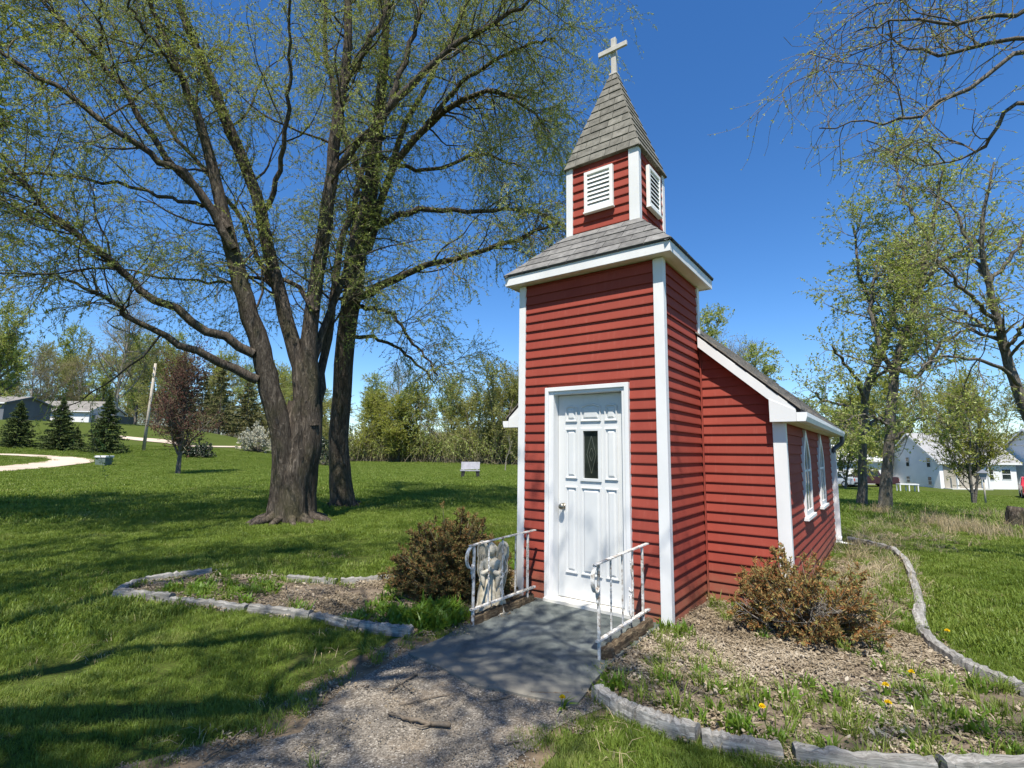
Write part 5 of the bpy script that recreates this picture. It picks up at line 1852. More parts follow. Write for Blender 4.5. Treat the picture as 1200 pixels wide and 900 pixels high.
# pale dead leaves over the mulch
def dead_leaves(seed, n, rad):
    rng = np.random.default_rng(seed)
    P = np.empty((n, 2, 3))
    a = rng.uniform(0, 6.283, n)
    r_ = rad * np.sqrt(rng.random(n))
    P[:, 0] = np.c_[np.cos(a) * r_, np.sin(a) * r_, rng.uniform(.012, .03, n)]
    P[:, 1] = P[:, 0] + np.c_[rng.normal(0, .01, (n, 2)), rng.normal(0, .003, n)]
    V, F = leaves(P, 1, (.022, .050), (.012, .026), rng, 30, 0)
    return np_mesh('dead_leaves', V, F, 'litter')


DLV = [dead_leaves(480 + i, 24, .16) for i in range(4)]
for poly, sd, lab in ((BED_R, 31, 'pale dead leaves strewn over the right hand bed'), (BED_L, 32, 'pale dead leaves strewn over the left hand bed')):
    x, y = in_poly(poly, 26, sd)
    scatter('dead_leaves', np.c_[x, y, np.full(len(x), .010)], DLV, np.random.default_rng(sd).uniform(.6, 1.1, len(x)), .08, sd, label=lab, cat='leaf litter')
x, y = sector(.3, 9, 3, 33)[:2]
k = inside(SLAB, x, y) & ((y < -1.3) | (x < -1.25) | (x > -.22))
x2, y2 = in_poly(DIRT, 6, 34)
pts = np.r_[np.c_[x[k], y[k], np.full(k.sum(), .028)], np.c_[x2, y2, np.full(len(x2), .012)]]
scatter('dead_leaves', pts, DLV, np.random.default_rng(35).uniform(.35, .7, len(pts)), .08, 35, label='scattered leaf bits on the slab end and path edge', cat='leaf litter')

# weeds and grass in the beds
TH_ = [blades(470 + i, 14, .10, (.03, .07), (.003, .005), 'dry_grass', 2.4) for i in range(3)]
p = lawn_points(.2, 8, 14, 305)
p = p[(patchy(p[:, 0], p[:, 1], 1.1, 8) > .45) | (patchy(p[:, 0], p[:, 1], 1.3, 11) > .82)]
scatter('thatch', p, TH_, np.random.default_rng(8).uniform(.7, 1.3, len(p)), .15, 6, label='dead straw blades lying in the near lawn', cat='grass')
# and over the edges
TUFT = [blades(430 + i, 26, .045, (.05, .14), (.004, .008), 'grass', 1.0, .8) for i in range(4)]
WEED = [blades(440 + i, 24, .06, (.05, .12), (.012, .024), 'weed', 1.2, 1.0) for i in range(4)]
DRYT = [blades(450 + i, 16, .05, (.08, .22), (.003, .006), 'dry_grass', 1.2, .6) for i in range(3)]
x, y = in_poly(BED_R, 130, 21)
k = patchy(x, y, 1.5, 2) + .22 * np.clip((y - .5) / 3, 0, 1) + .16 * (x < .7) * (y < -.3) + .05 > .43
k &= np.random.default_rng(1).random(len(x)) < .75
scatter('bed_grass', np.c_[x[k], y[k], np.full(k.sum(), .008)], TUFT + WEED[:1], np.random.default_rng(22).uniform(.5, 1.15, k.sum()), .15, 21, label='grass tufts sprouting through the right hand bed', cat='grass')
x, y = in_poly(BED_L, 90, 23)
k = patchy(x, y, 1.4, 5) - .25 * np.exp(-((x + 2.6) ** 2 + (y + .75) ** 2) / .5) > .34
k |= np.hypot(x + 1.72, y + 1.15) < .26
scatter('bed_weeds', np.c_[x[k], y[k], np.full(k.sum(), .008)], TUFT[:2] + WEED, np.random.default_rng(24).uniform(.5, 1.2, k.sum()), .15, 23, label='bright green weeds growing in the left hand bed', cat='weeds')
cl = [(-1.60, -1.05), (-1.72, -1.15), (-1.85, -1.05), (-1.66, -1.25), (-1.92, -1.22), (-1.75, -.95), (-1.55, -1.2), (-1.8, -1.3)]
r3 = np.random.default_rng(25)
pc = np.array([(a + r3.normal(0, .06), b + r3.normal(0, .06), .01) for a, b in cl for _ in range(9)])
scatter('leafy_clump', pc, WEED, r3.uniform(.9, 1.6, len(pc)), .2, 25, label='lush green clump of leaves by the left railing foot', cat='weeds')
x, y = in_poly(DIRT, 90, 26)
k = ~inside(PATH, x, y) | (np.random.default_rng(3).random(len(x)) < .015)
k &= np.random.default_rng(4).random(len(x)) < .6
scatter('verge_grass', np.c_[x[k], y[k], np.full(k.sum(), .008)], TUFT, np.random.default_rng(27).uniform(.3, .8, k.sum()), .2, 26, label='thin grass creeping over the path edge', cat='grass')
# dry grass on the right
r4 = np.random.default_rng(28)
pts = []
for px, py, n_, sd in ((1085, 612, 18, .35), (1110, 618, 26, .35), (1140, 622, 22, .4), (1172, 628, 26, .4), (1027, 602, 16, .25), (1160, 606, 14, .4)):
    c = gnd(px, py)
    for _ in range(n_):
        pts.append((c[0] + r4.normal(0, sd), c[1] + r4.normal(0, sd * 1.2)))
pts = np.array(pts)
scatter('dry_grass', np.c_[pts, terrain(pts[:, 0], pts[:, 1])], [blades(460 + i, 30, .12, (.10, .38), (.004, .008), 'dry_grass', .9, .5) for i in range(4)], r4.uniform(.5, 1.15, len(pts)), .2, 28, label='straw coloured dry grass around the right hand trunks', cat='grass')
pts = np.array([gnd(1045 + r4.normal(0, 45), 628 + r4.normal(0, 10))[:2] for _ in range(220)] + [(1.35 + r4.normal(0, .25), 3.6 + r4.normal(0, 1.2)) for _ in range(120)])
k = ~inside(CHAPEL, pts[:, 0], pts[:, 1])
pts = pts[k]
scatter('straw', np.c_[pts, terrain(pts[:, 0], pts[:, 1])], DRYT + CH[:1], r4.uniform(.5, 1.2, len(pts)), .3, 29, label='flattened straw and dry stalks beside the nave', cat='straw')


# ================================================================== things by the door
def railing(x, sgn, label):
    """wrought iron hand rail along y at the given x; sgn: side on which the scroll ornament sits"""
    t = empty('railing', (x, -.62, 0), label=label, cat='railing', group='white iron railings beside the door')
    y0, y1 = -.42, .40                       # front and wall end, local
    zt, zb = .70, .155
    hr = MB()
    pts = [(0, y1 + .13, zt + .005), (0, y1, zt + .004), (0, y0 + .02, zt - .012), (0, y0 - .045, zt - .025), (0, y0 - .085, zt - .07), (0, y0 - .095, zt - .13), (0, y0 - .07, zt - .19), (0, y0 - .03, zt - .205), (0, y0 - .005, zt - .18)]
    p = spline(pts, 40)
    # flat bar following the curve
    T = nrm(np.gradient(p, axis=0))
    nb = np.cross(T, np.array([1., 0, 0]))
    V, F = [], []
    for q, n_ in zip(p, nb):
        for a, b in ((-.015, -.005), (.015, -.005), (.015, .005), (-.015, .005)):
            V.append(q + np.array([a, 0, 0]) + n_ * b)
    for i in range(len(p) - 1):
        for j in range(4):
            k = (j + 1) % 4
            F.append([i * 4 + j, i * 4 + k, i * 4 + 4 + k, i * 4 + 4 + j])
    F += [[3, 2, 1, 0], [(len(p) - 1) * 4 + j for j in range(4)]]
    MB().add(V, F).build('handrail', 'rail_paint', t)
    MB().box((-.015, y0 - .03, zb - .009), (.015, y1 + .13, zb + .009)).build('bottom_rail', 'rail_paint', t, bevel=.003)
    ys = np.linspace(y0, y1, 5)
    for i, y in enumerate(ys):
        if i in (0, 4):
            MB().box((-.010, y - .010, -.05), (.010, y + .010, zt - .012)).build('post', 'rail_paint', t, bevel=.003)
        else:
            b = MB()
            # square bar with a twist
            n = 26
            V, F = [], []
            for k in range(n):
                z = zb + (zt - zb - .01) * k / (n - 1)
                tw = math.pi * 3 * min(1, max(0, (k - 6) / 13)) if i == 1 else 0
                for c in range(4):
                    a = tw + math.pi / 4 + c * math.pi / 2
                    V.append((.0078 * math.cos(a), y + .0078 * math.sin(a), z))
            for k in range(n - 1):
                for c in range(4):
                    d = (c + 1) % 4
                    F.append([k * 4 + c, k * 4 + d, k * 4 + 4 + d, k * 4 + 4 + c])
            b.add(V, F).build('baluster', 'rail_paint', t)
    # cast leaf ornament on the middle bar and the S scroll beside it
    y = ys[2] if sgn > 0 else ys[3] - .05
    orn = MB()
    s1_ = spline([(0, y + .005, .62), (0, y + .02, .585), (0, y + .012, .54), (0, y + .045, .47), (0, y + .062, .43), (0, y + .05, .385), (0, y + .01, .37), (0, y - .025, .39), (0, y - .012, .41)], 26)
    orn.tube(s1_, .0048, 6)
    s2_ = spline([(0, y + .03, .365), (0, y + .0, .33), (0, y - .03, .27), (0, y - .02, .205), (0, y + .012, .19), (0, y + .016, .225)], 22)
    orn.tube(s2_, .0048, 6)
    for zc, yc, rr_ in ((.385, y, .015), (.60, y + .012, .009), (.345, y - .02, .009), (.24, y - .03, .009)):
        V, F = lathe([(.002, -rr_), (rr_ * .7, -rr_ * .7), (rr_, 0), (rr_ * .7, rr_ * .7), (.002, rr_)], 8)
        orn.add(np.array(V) * [.6, 1, 1] + [0, yc, zc], F)
    orn.build('scroll_ornament', 'rail_paint', t, smooth=True)
    # leaf where the scroll end meets the front post
    lf = MB()
    for z_, dy, s_ in ((zt - .22, -.025, 1), (zt - .27, -.016, .8)):
        V, F = lathe([(.003, -.05 * s_), (.016 * s_, -.02 * s_), (.020 * s_, .01 * s_), (.004, .05 * s_)], 7)
        lf.add(np.array(V) * [.6, 1, 1] + [0, y0 + dy, z_], F)
    lf.build('leaf_ornament', 'rail_paint', t, smooth=True)
    return t


railing(-1.352, 1, 'white iron railing left of the door, in front of the angel statue')
railing(-.166, -1, 'white iron railing right of the door, by the tower corner')


def wavy_beam(name, pts, wd, ht, mat, parent=None, seed=0, bend=.006, z0=-.03, **kw):
    """a weathered squared timber following a line, edges worn and uneven; origin at its first end"""
    rng = np.random.default_rng(seed)
    p = spline(np.asarray(pts, float), 22)
    p[:, :2] += rng.normal(0, bend * .35, (22, 2))
    T = nrm(np.gradient(p, axis=0))
    S_ = nrm(np.cross(T, np.array([0, 0, 1.])))
    V, F = [], []
    prof = np.array([(-.5, 0), (-.52, .55), (-.42, .93), (-.15, 1.03), (.15, 1.0), (.42, .95), (.52, .55), (.5, 0)])
    k = len(prof)
    dz = rng.normal(0, .05, 22)
    for i, (q, s) in enumerate(zip(p, S_)):
        for j, (a, b) in enumerate(prof):
            V.append(q + s * a * wd * (1 + rng.normal(0, .03)) + np.array([0, 0, z0 + (ht - z0) * b * (1 + (rng.normal(0, .03) + dz[i]) * (b > .3))]))
    for i in range(21):
        for j in range(k):
            j2 = (j + 1) % k
            F.append([i * k + j, i * k + j2, (i + 1) * k + j2, (i + 1) * k + j])
    F += [list(range(k))[::-1], [21 * k + j for j in range(k)]]
    o0 = np.array([p[0][0], p[0][1], 0])
    V = np.array(V) - o0
    # run the grain along the local x axis
    d = p[-1] - p[0]
    a = math.atan2(d[1], d[0])
    c, s = math.cos(-a), math.sin(-a)
    V = V @ np.array([[c, -s, 0], [s, c, 0], [0, 0, 1]]).T
    me = np_mesh(name, V, [np.array([f for f in F if len(f) == 4]), np.array([f for f in F if len(f) == k])], mat, False)
    return obj(name, me, parent, o0, (0, 0, a), **kw)


tag(wavy_beam('timber_curb', [(-1.37, -1.03, 0), (-1.375, -.6, 0), (-1.37, -.10, 0)], .07, .095, 'rotten_timber', seed=1, bend=.03), 'rotten brown timber under the left railing', 'timber')
tag(wavy_beam('timber_curb', [(-.150, -1.02, 0), (-.146, -.6, 0), (-.15, -.10, 0)], .07, .095, 'rotten_timber', seed=2, bend=.03), 'rotten dark timber under the right railing', 'timber')

# edging timbers
ED = 'grey timbers edging the beds'


def edging(pts, label, seed, wd=.085, ht=.075):
    r_e = np.random.default_rng(seed)
    pts = np.array(pts, float)
    pts = pts[1] + (pts - pts[1]) * .975 + r_e.normal(0, .008, 2)
    ht = ht * r_e.uniform(.82, 1.15)
    q = [(x, y, float(terrain(x, y))) for x, y in pts]
    tag(wavy_beam('edging_timber', q, wd, ht, 'grey_timber', seed=seed), label, 'edging timber', ED)


edging([(.03, -1.50), (.20, -1.58), (.36, -1.62)], 'short grey edging timber starting at the concrete slab corner', 3)
edging([(.375, -1.63), (.55, -1.65), (.71, -1.63)], 'grey edging timber in the bottom row, second from the slab', 4)
edging([(.725, -1.63), (.90, -1.60), (1.09, -1.53)], 'grey edging timber in the bottom row, third from the slab', 5)
edging([(1.11, -1.53), (1.38, -1.41), (1.68, -1.24)], 'long grey edging timber running out of the bottom border', 6)
edging([(1.70, -1.23), (2.0, -1.0), (2.32, -.74)], 'edging timber just outside the lower right corner', 7)
edging([(2.62, -.14), (2.42, .0), (2.20, .17)], 'edging timber at the right border, nearest of the right row', 8)
edging([(2.19, .18), (2.05, .33), (1.93, .46)], 'edging timber in the right row, next to the border piece', 9)
edging([(1.925, .48), (1.80, .80), (1.735, 1.15)], 'edging timber in the right row opposite the orange juniper', 10)
edging([(1.735, 1.17), (1.72, 1.6), (1.745, 2.05)], 'wavy edging timber in the middle of the right row', 11, .10)
edging([(1.745, 2.07), (1.74, 2.8), (1.715, 3.55)], 'long edging timber beside the first nave window', 12)
edging([(1.71, 3.57), (1.66, 4.5), (1.53, 5.42)], 'edging timber where the right row bends behind the nave', 13)
edging([(1.51, 5.44), (1.20, 5.82), (.93, 6.06)], 'farthest edging timber ending at the downspout', 14)
edging([(-1.59, -1.48), (-1.82, -1.57), (-2.03, -1.65)], 'pale edging timber in the left bed nearest the slab', 15)
edging([(-2.04, -1.65), (-2.32, -1.69), (-2.60, -1.76)], 'pale edging timber in the left front row, second from the slab', 16)
edging([(-2.61, -1.76), (-2.92, -1.86), (-3.23, -1.98)], 'pale edging timber in the middle of the left front row', 17)
edging([(-3.24, -1.98), (-3.66, -2.14), (-4.07, -2.30)], 'pale edging timber in the left front row, second from the tip', 18)
edging([(-4.08, -2.30), (-4.40, -2.44), (-4.72, -2.56)], 'thick pale edging timber at the left tip of the bed', 19, .10, .095)
edging([(-4.75, -2.55), (-4.98, -2.40), (-5.13, -2.21)], 'short edging timber turning the left tip of the bed', 20)
edging([(-5.13, -2.19), (-5.08, -1.88), (-4.96, -1.56)], 'edging timber at the back of the left tip', 21)
edging([(-3.99, -1.15), (-3.72, -1.0), (-3.45, -.88)], 'edging timber along the back of the left bed', 22)
edging([(-3.44, -.87), (-3.26, -.60), (-3.13, -.33)], 'edging timber at the back of the left bed beside the juniper', 23)


# ---- angel statue
def statue(base, face):
    t = empty('angel_statue', base, face, label='weathered cream angel statue with folded wings behind the left railing', cat='statue')
    prof = [(.150, 0), (.155, .03), (.140, .06), (.128, .10), (.118, .18), (.104, .26), (.088, .33), (.072, .38), (.070, .42), (.078, .46), (.086, .49), (.078, .512), (.042, .532), (.027, .548), (.027, .575)]
    k = 56
    V, F = [], []
    for r, z in prof:
        for i in range(k):
            a = 2 * math.pi * i / k
            fold = 1 + (.13 * math.sin(10 * a + z * 6) + .06 * math.sin(19 * a - z * 9)) * min(1, max(0, (.40 - z) / .12))
            V.append((r * fold * math.cos(a) * (1.12 if z > .44 else 1), r * fold * (.80 if z < .36 else .62) * math.sin(a), z))
    for p_ in range(len(prof) - 1):
        for i in range(k):
            j = (i + 1) % k
            F.append([p_ * k + i, p_ * k + j, (p_ + 1) * k + j, (p_ + 1) * k + i])
    F.append([(len(prof) - 1) * k + i for i in range(k)])
    b = MB().add(V, F)
    # sleeves folding to clasped hands in front (-y)
    for s in (-1, 1):
        b.tube(spline([(s * .085, -.002, .495), (s * .100, -.020, .43), (s * .078, -.066, .395), (s * .012, -.082, .43)], 14), np.interp(np.linspace(0, 1, 14), [0, .4, .75, 1], [.024, .027, .028, .014]), 10)
        b.tube(spline([(s * .080, -.058, .39), (s * .072, -.070, .33), (s * .06, -.076, .26)], 8), np.interp(np.linspace(0, 1, 8), [0, .5, 1], [.030, .024, .006]), 8)
    V, F = lathe([(.004, -.03), (.020, -.018), (.024, 0), (.018, .022), (.004, .034)], 10)
    b.add(np.array(V) * [.8, 1, 1.2] * .8 + [0, -.088, .445], F)
    b.build('robe', 'stone_cream', t, smooth=True)
    h = MB()
    V, F = lathe([(.010, -.052), (.030, -.044), (.042, -.020), (.047, .008), (.043, .034), (.028, .052), (.006, .060)], 18)
    h.add(np.array(V) * [.88, 1, 1] + [0, -.012, .602], F)
    V, F = lathe([(.002, -.010), (.007, -.004), (.005, .006), (.001, .012)], 8)
    h.add(np.array(V) + [0, -.060, .600], F)
    for s in (-1, 1):                                  # hair falling beside the face
        h.tube(spline([(0, .01, .662), (s * .040, -.004, .630), (s * .050, .008, .58), (s * .042, .012, .53)], 10), np.interp(np.linspace(0, 1, 10), [0, .5, 1], [.018, .020, .010]), 8)
    h.tube(spline([(0, -.01, .660), (0, .035, .640), (0, .045, .58), (0, .035, .53)], 10), .026, 8)
    h.build('head', 'stone_cream', t, smooth=True)
    for s in (-1, 1):
        # wing: arched top, long feathers to the knee
        o = [(s * .03, .060, .50), (s * .055, .075, .60), (s * .085, .085, .655), (s * .125, .090, .660), (s * .150, .090, .615), (s * .155, .088, .52), (s * .150, .085, .40), (s * .135, .080, .28), (s * .105, .075, .18), (s * .085, .072, .26), (s * .06, .068, .38)]
        wg = MB().prism(o if s < 0 else o[::-1], (0, .022, 0))
        wg.tube(spline(o[:6], 16), np.interp(np.linspace(0, 1, 16), [0, .5, 1], [.014, .021, .010]), 8)
        for q in range(4):
            x_ = .075 + q * .022
            wg.tube(spline([(s * x_, .074, .55), (s * (x_ + .008), .072, .40), (s * (x_ - .004), .070, .24 + .03 * q)], 8), np.interp(np.linspace(0, 1, 8), [0, .5, 1], [.008, .012, .004]), 6)
        wg.build('wing', 'stone_cream', t, smooth=False, bevel=.004)
    V, F = lathe([(.165, -.02), (.170, .0), (.165, .028), (.15, .036)], 28)
    MB().add(V, F).build('plinth', 'stone_cream', t, smooth=False)
    t.scale = (.94, .94, .94)
    return t


sb = gnd(575, 719)
statue(sb, math.radians(30))


# ---- sticks and dandelions on the ground
def stick(pts, r, label, seed, forks=()):
    rng = np.random.default_rng(seed)
    b = np.array([gnd(*p) for p in pts])
    b[:, 2] = .018 + r
    o0 = b[0].copy()
    o0[2] = 0
    p = spline(b - o0, 14)
    p += rng.normal(0, r * .35, p.shape)
    mb = MB().tube(p, np.linspace(r, r * .55, 14) * rng.uniform(.8, 1.2, 14), 7)
    for f in forks:
        q = np.array([gnd(*c) for c in f])
        q[:, 2] = .02 + r
        mb.tube(spline(q - o0, 8), np.linspace(r * .6, r * .25, 8), 6)
    mb.build('fallen_stick', 'stick', None, smooth=True, loc=tuple(o0), label=label, cat='stick', group='fallen sticks on the path')


stick([(527, 858), (505, 855), (480, 850), (456, 842)], .013, 'thickest fallen stick lying mid path', 1, [[(505, 856), (495, 859), (488, 858)]])
stick([(489, 795), (474, 803), (462, 812), (455, 817)], .008, 'forked fallen stick below the left edging timbers', 2, [[(462, 812), (448, 813), (440, 812)], [(470, 806), (478, 812), (484, 817)]])
stick([(432, 808), (425, 809), (416, 812)], .006, 'tiny dark stick left of the forked one', 3)
stick([(467, 831), (490, 826), (515, 820), (542, 817)], .005, 'thin straight twig above the thickest stick', 4)
stick([(600, 819), (585, 824), (562, 827)], .005, 'thin twig at the foot of the concrete slab', 5)
stick([(668, 817), (645, 817), (622, 816)], .006, 'pale twig by the dandelion at the slab corner', 6)
stick([(608, 874), (595, 876), (585, 876)], .005, 'short twig low on the path, right of the thickest stick', 7)
stick([(240, 896), (268, 875), (288, 858)], .006, 'dark twig at the left edge of the path', 8)


def dandelion(px, py, label, seed, h=.07):
    b = gnd(px, py + 6)
    rng = np.random.default_rng(seed)
    t = empty('dandelion', b, rng.uniform(0, 6), label=label, cat='dandelion', group='yellow dandelions')
    n = 70
    a = rng.uniform(0, 6.283, n)
    el = np.arcsin(rng.uniform(0.05, 1, n))
    d = np.c_[np.cos(a) * np.cos(el), np.sin(a) * np.cos(el), np.sin(el)]
    s = nrm(np.cross(d, rng.normal(size=(n, 3))))
    L = .019
    c = np.array([0, 0, h])
    V = np.stack([c + d * .002 - s * .0015, c + d * .002 + s * .0015, c + d * L + s * .003, c + d * L - s * .003], 1).reshape(-1, 3)
    obj('flower', np_mesh('flower', V, np.arange(n * 4).reshape(-1, 4), 'dandelion_yellow'), t)
    MB().tube([(0, 0, 0), (.003, 0, h * .5), (0, 0, h)], .002, 5).build('stem', 'weed', t)
    obj('leaf_rosette', blades(seed, 9, .012, (.06, .11), (.012, .02), 'weed', 1.6, 1.0), t)


for i, (px, py, lab) in enumerate(((659, 827, 'dandelion at the slab corner by the path'), (894, 838, 'dandelion in the bed above the bottom timbers'), (1039, 811, 'upper one of two dandelions in the right bed'), (1042, 833, 'lower one of two dandelions in the right bed'), (1111, 744, 'dandelion in the bright lawn right of the edging'), (1069, 795, 'dandelion between juniper and right edging row'))):
    dandelion(px, py, lab, 500 + i)


# ================================================================== things further off
# bench
bb = gnd(551, 560)
bn = empty('garden_bench', bb, math.radians(36) + .12, label='small pale stone bench with dark legs on the far lawn', cat='bench')
MB().hexa([(-.50, .10, .44), (.50, .10, .47), (.50, .15, .47), (-.50, .15, .47), (-.48, .22, .84), (.52, .22, .84), (.52, .27, .84), (-.48, .27, .84)]).build('backrest', 'bench_grey', bn, bevel=.008)
boxo('seat', (-.55, -.26, .36), (.50, .12, .42), 'bench_grey', bn, bevel=.008)
for s in (-1, 1):
    MB().hexa([(s * .42 - .07, -.22, 0), (s * .42 + .07, -.22, 0), (s * .42 + .07, .12, 0), (s * .42 - .07, .12, 0), (s * .38 - .10, -.22, .36), (s * .38 + .10, -.22, .36), (s * .38 + .10, .12, .36), (s * .38 - .10, .12, .36)]).build('leg', 'black_iron', bn, bevel=.01)
    MB().hexa([(s * .36 - .04, .10, .36), (s * .36 + .04, .10, .36), (s * .36 + .04, .15, .36), (s * .36 - .04, .15, .36), (s * .36 - .04, .11, .46), (s * .36 + .04, .11, .46), (s * .36 + .04, .16, .46), (s * .36 - .04, .16, .46)]).build('back_support', 'bench_grey', bn)
boxo('base_slab', (-.75, -.38, -.02), (.62, .20, .02), 'concrete', bn)

# utility box
ub = gnd(121, 545.5)
u = empty('utility_box', ub, .6, label='small grey utility box with white lid at the footpath end', cat='utility box')
MB().hexa([(-.34, -.3, -.02), (.34, -.3, -.02), (.34, .3, -.02), (-.34, .3, -.02), (-.38, -.34, .55), (.38, -.34, .55), (.38, .34, .55), (-.38, .34, .55)]).build('body', 'utility_green', u, bevel=.02)
boxo('lid', (-.42, -.38, .55), (.42, .38, .68), 'white_trim', u, bevel=.02)

# utility pole, leaning
pb = gnd(168, 528.5)
hp = 104 * float((pb - CAM) @ FWD) / FPX
up = empty('utility_pole', pb, 0, label='pale leaning utility pole behind the maroon tree', cat='pole')
lean = _rt * hp * .035
MB().tube([(0, 0, -.1), tuple(lean * .5 + [0, 0, hp * .5]), tuple(lean + [0, 0, hp])], [.15, .125, .10], 10).build('shaft', 'pole_wood', up, smooth=True)
for q in (hp * .95, hp * .88):
    c = lean * q / hp
    MB().tube([tuple(c - _fw * .2 + [0, 0, q]), tuple(c + _fw * .2 + [0, 0, q])], .05, 6).build('insulator', 'bench_grey', up)

RZ = -YAW


def house(name, base, rz, Lx, Ly, eave, ridge, wall_mat, roof_mat, label, wins_front=(), wins_end=(), over=.35, hip=False, porch=None):
    """ridge along local x; front is -y; left end is x=0"""
    t = empty(name, base, rz, label=label, cat='house')
    wl = MB().prism([(0, 0, -1.2), (0, Ly, -1.2), (0, Ly, eave), (0, Ly / 2, ridge if not hip else eave), (0, 0, eave)][::-1], (Lx, 0, 0)).build('wall', wall_mat, t)
    o = over
    sl = (ridge - eave) / (Ly / 2)
    za = eave - o * sl + .12
    zb = ridge + .14
    xa, xb = (-o, Lx + o)
    ra, rb = (xa, xb) if not hip else (Ly / 2, Lx - Ly / 2)
    for f, lab in ((1, 'front'), (-1, 'back')):
        ye = -o if f > 0 else Ly + o
        q = [(xa, ye, za), (xb, ye, za), (rb, Ly / 2, zb), (ra, Ly / 2, zb)]
        q = q if f > 0 else q[::-1]
        MB().prism(q, (0, 0, -.16)).build('roof', roof_mat, t)
    if hip:
        for xs, rs in ((xa, ra), (xb, rb)):
            MB().prism([(xs, -o, za), (rs, Ly / 2, zb), (xs, Ly + o, za)], (0, 0, -.16)).build('roof', roof_mat, t)
    else:
        for xs in (xa - .02, xb):
            MB().prism([(xs, -o, za - .20), (xs, Ly / 2, zb - .20), (xs, Ly + o, za - .20), (xs, Ly + o, za), (xs, Ly / 2, zb), (xs, -o, za)], (.02, 0, 0)).build('rake_board', 'white_trim' if wall_mat == 'house_white' else wall_mat, t)
    boxo('fascia', (xa, -o - .02, za - .18), (xb, -o, za - .01), 'white_trim', t)
    for (x0, x1, z0, z1) in wins_front:
        wo = MB().box((x0, -.04, z0), (x1, .0, z1)).build('window', 'white_trim', t)
        boxo('pane', (x0 + .07, -.055, z0 + .07), (x1 - .07, -.041, z1 - .07), 'dark_glass', wo)
        boxo('sash', (x0 + .06, -.062, (z0 + z1) / 2 - .03), (x1 - .06, -.056, (z0 + z1) / 2 + .03), 'white_trim', wo)
    for (y0, y1, z0, z1) in wins_end:
        wo = MB().box((-.04, y0, z0), (.0, y1, z1)).build('window', 'white_trim', t)
        boxo('pane', (-.055, y0 + .07, z0 + .07), (-.041, y1 - .07, z1 - .07), 'dark_glass', wo)
        boxo('sash', (-.062, y0 + .06, (z0 + z1) / 2 - .03), (-.056, y1 - .06, (z0 + z1) / 2 + .03), 'white_trim', wo)
    return t


# right: gabled house, its wing, the garage
hb = spot(1096, 54)
gh = house('gabled_house', hb, RZ, 8.0, 7.4, 2.85, 5.7, 'house_white', 'house_roof', 'white gabled house with grey roof behind the right hand trees', [(4.9, 5.6, .9, 2.1), (6.4, 7.4, 1.0, 2.1)], [(1.0, 1.55, 2.1, 3.2), (3.9, 4.45, 2.1, 3.2), (1.0, 1.55, .25, 1.2), (4.0, 4.55, .35, 1.1)])
boxo('porch_shade_panel', (.4, -.05, 0), (4.2, -.02, 2.5), 'house_tan', gh)  # flat darker panel on the wall, its colour stands in for the porch's shade
boxo('porch_floor', (.2, -1.2, -.2), (4.3, -.06, .08), 'concrete', gh)
for x in (.9, 4.1):
    boxo('porch_post', (x - .07, -1.1, .08), (x + .07, -.96, 2.85), 'white_trim', gh)
boxo('chimney', (5.5, 3.9, 5.1), (6.1, 4.5, 6.4), 'house_tan', gh)
hb2 = spot(1243, 50)
wh = house('deck_house', hb2, RZ, 8.0, 7.0, 3.4, 6.1, 'house_white', 'house_roof', 'white house with a raised deck at the right border', [(1.2, 2.2, 1.9, 3.0)], [(2.0, 2.8, 1.8, 2.9)])
boxo('deck_floor', (-.4, -2.2, 1.35), (5.0, -.02, 1.5), 'pole_wood', wh)
for i in range(12):
    boxo('deck_baluster', (-.35 + i * .46, -2.18, 1.5), (-.30 + i * .46, -2.13, 2.35), 'white_trim', wh)
boxo('deck_handrail', (-.4, -2.2, 2.35), (5.0, -2.11, 2.43), 'white_trim', wh)
for x in (-.3, 2.3, 4.8):
    boxo('deck_post', (x - .07, -2.15, -.3), (x + .07, -2.0, 1.35), 'pole_wood', wh)
gb = spot(958, 60)
ga = house('garage', gb, RZ, 7.6, 7.0, 2.9, 4.6, 'house_white', 'white_roof', 'low white garage with white hip roof beyond the nave', [(2.0, 2.7, .9, 2.1)], (), .45, True)
gd = boxo('garage_door', (3.4, -.05, -.05), (6.6, .0, 2.1), 'white_trim', ga)
for i in range(4):
    boxo('door_panel', (3.5, -.075, .06 + i * .51), (6.5, -.051, .50 + i * .51), 'white_trim', gd, bevel=.01)
# left: bungalow and grey house
lb = spot(33, 78)
bg_ = house('bungalow', lb, RZ, 9.4, 7.0, 2.5, 4.1, 'house_white', 'brown_roof', 'white bungalow with brown roof behind the spruces', [(.6, 2.6, .9, 1.9), (5.0, 6.2, .8, 1.9)], ())
boxo('carport_shade', (.2, -.05, .1), (2.6, -.02, .8), 'house_grey', bg_)
boxo('lean_to', (9.4, .5, -.5), (12.2, 5.5, 1.9), 'house_grey', bg_)
gl = spot(-68, 68)
house('grey_house', gl, RZ, 8.2, 7.0, 2.7, 3.7, 'house_grey', 'brown_roof', 'dark grey house cut by the left border', [(1.0, 2.4, 1.1, 2.3), (3.6, 5.0, 1.1, 2.3)], ())
sh = spot(470, 66)
house('shed', spot(505, 70), RZ, 5.6, 4, 2.4, 3.4, 'house_white', 'brown_roof', 'pale shed glimpsed through the tree line left of the bench', [(1.0, 1.8, .9, 1.9)], ())

# white garden frame beside the drive
wf_ = spot(1049, 47)
tb = empty('wooden_rack', wf_, RZ, label='pale low wooden rack on the drive left of the gabled house', cat='rack')
boxo('top_rail', (0, 0, .62), (1.75, .5, .70), 'white_trim', tb)
for x in (.04, .85, 1.66):
    for y in (.02, .42):
        boxo('leg', (x - .04, y, -.1), (x + .04, y + .07, .62), 'white_trim', tb)

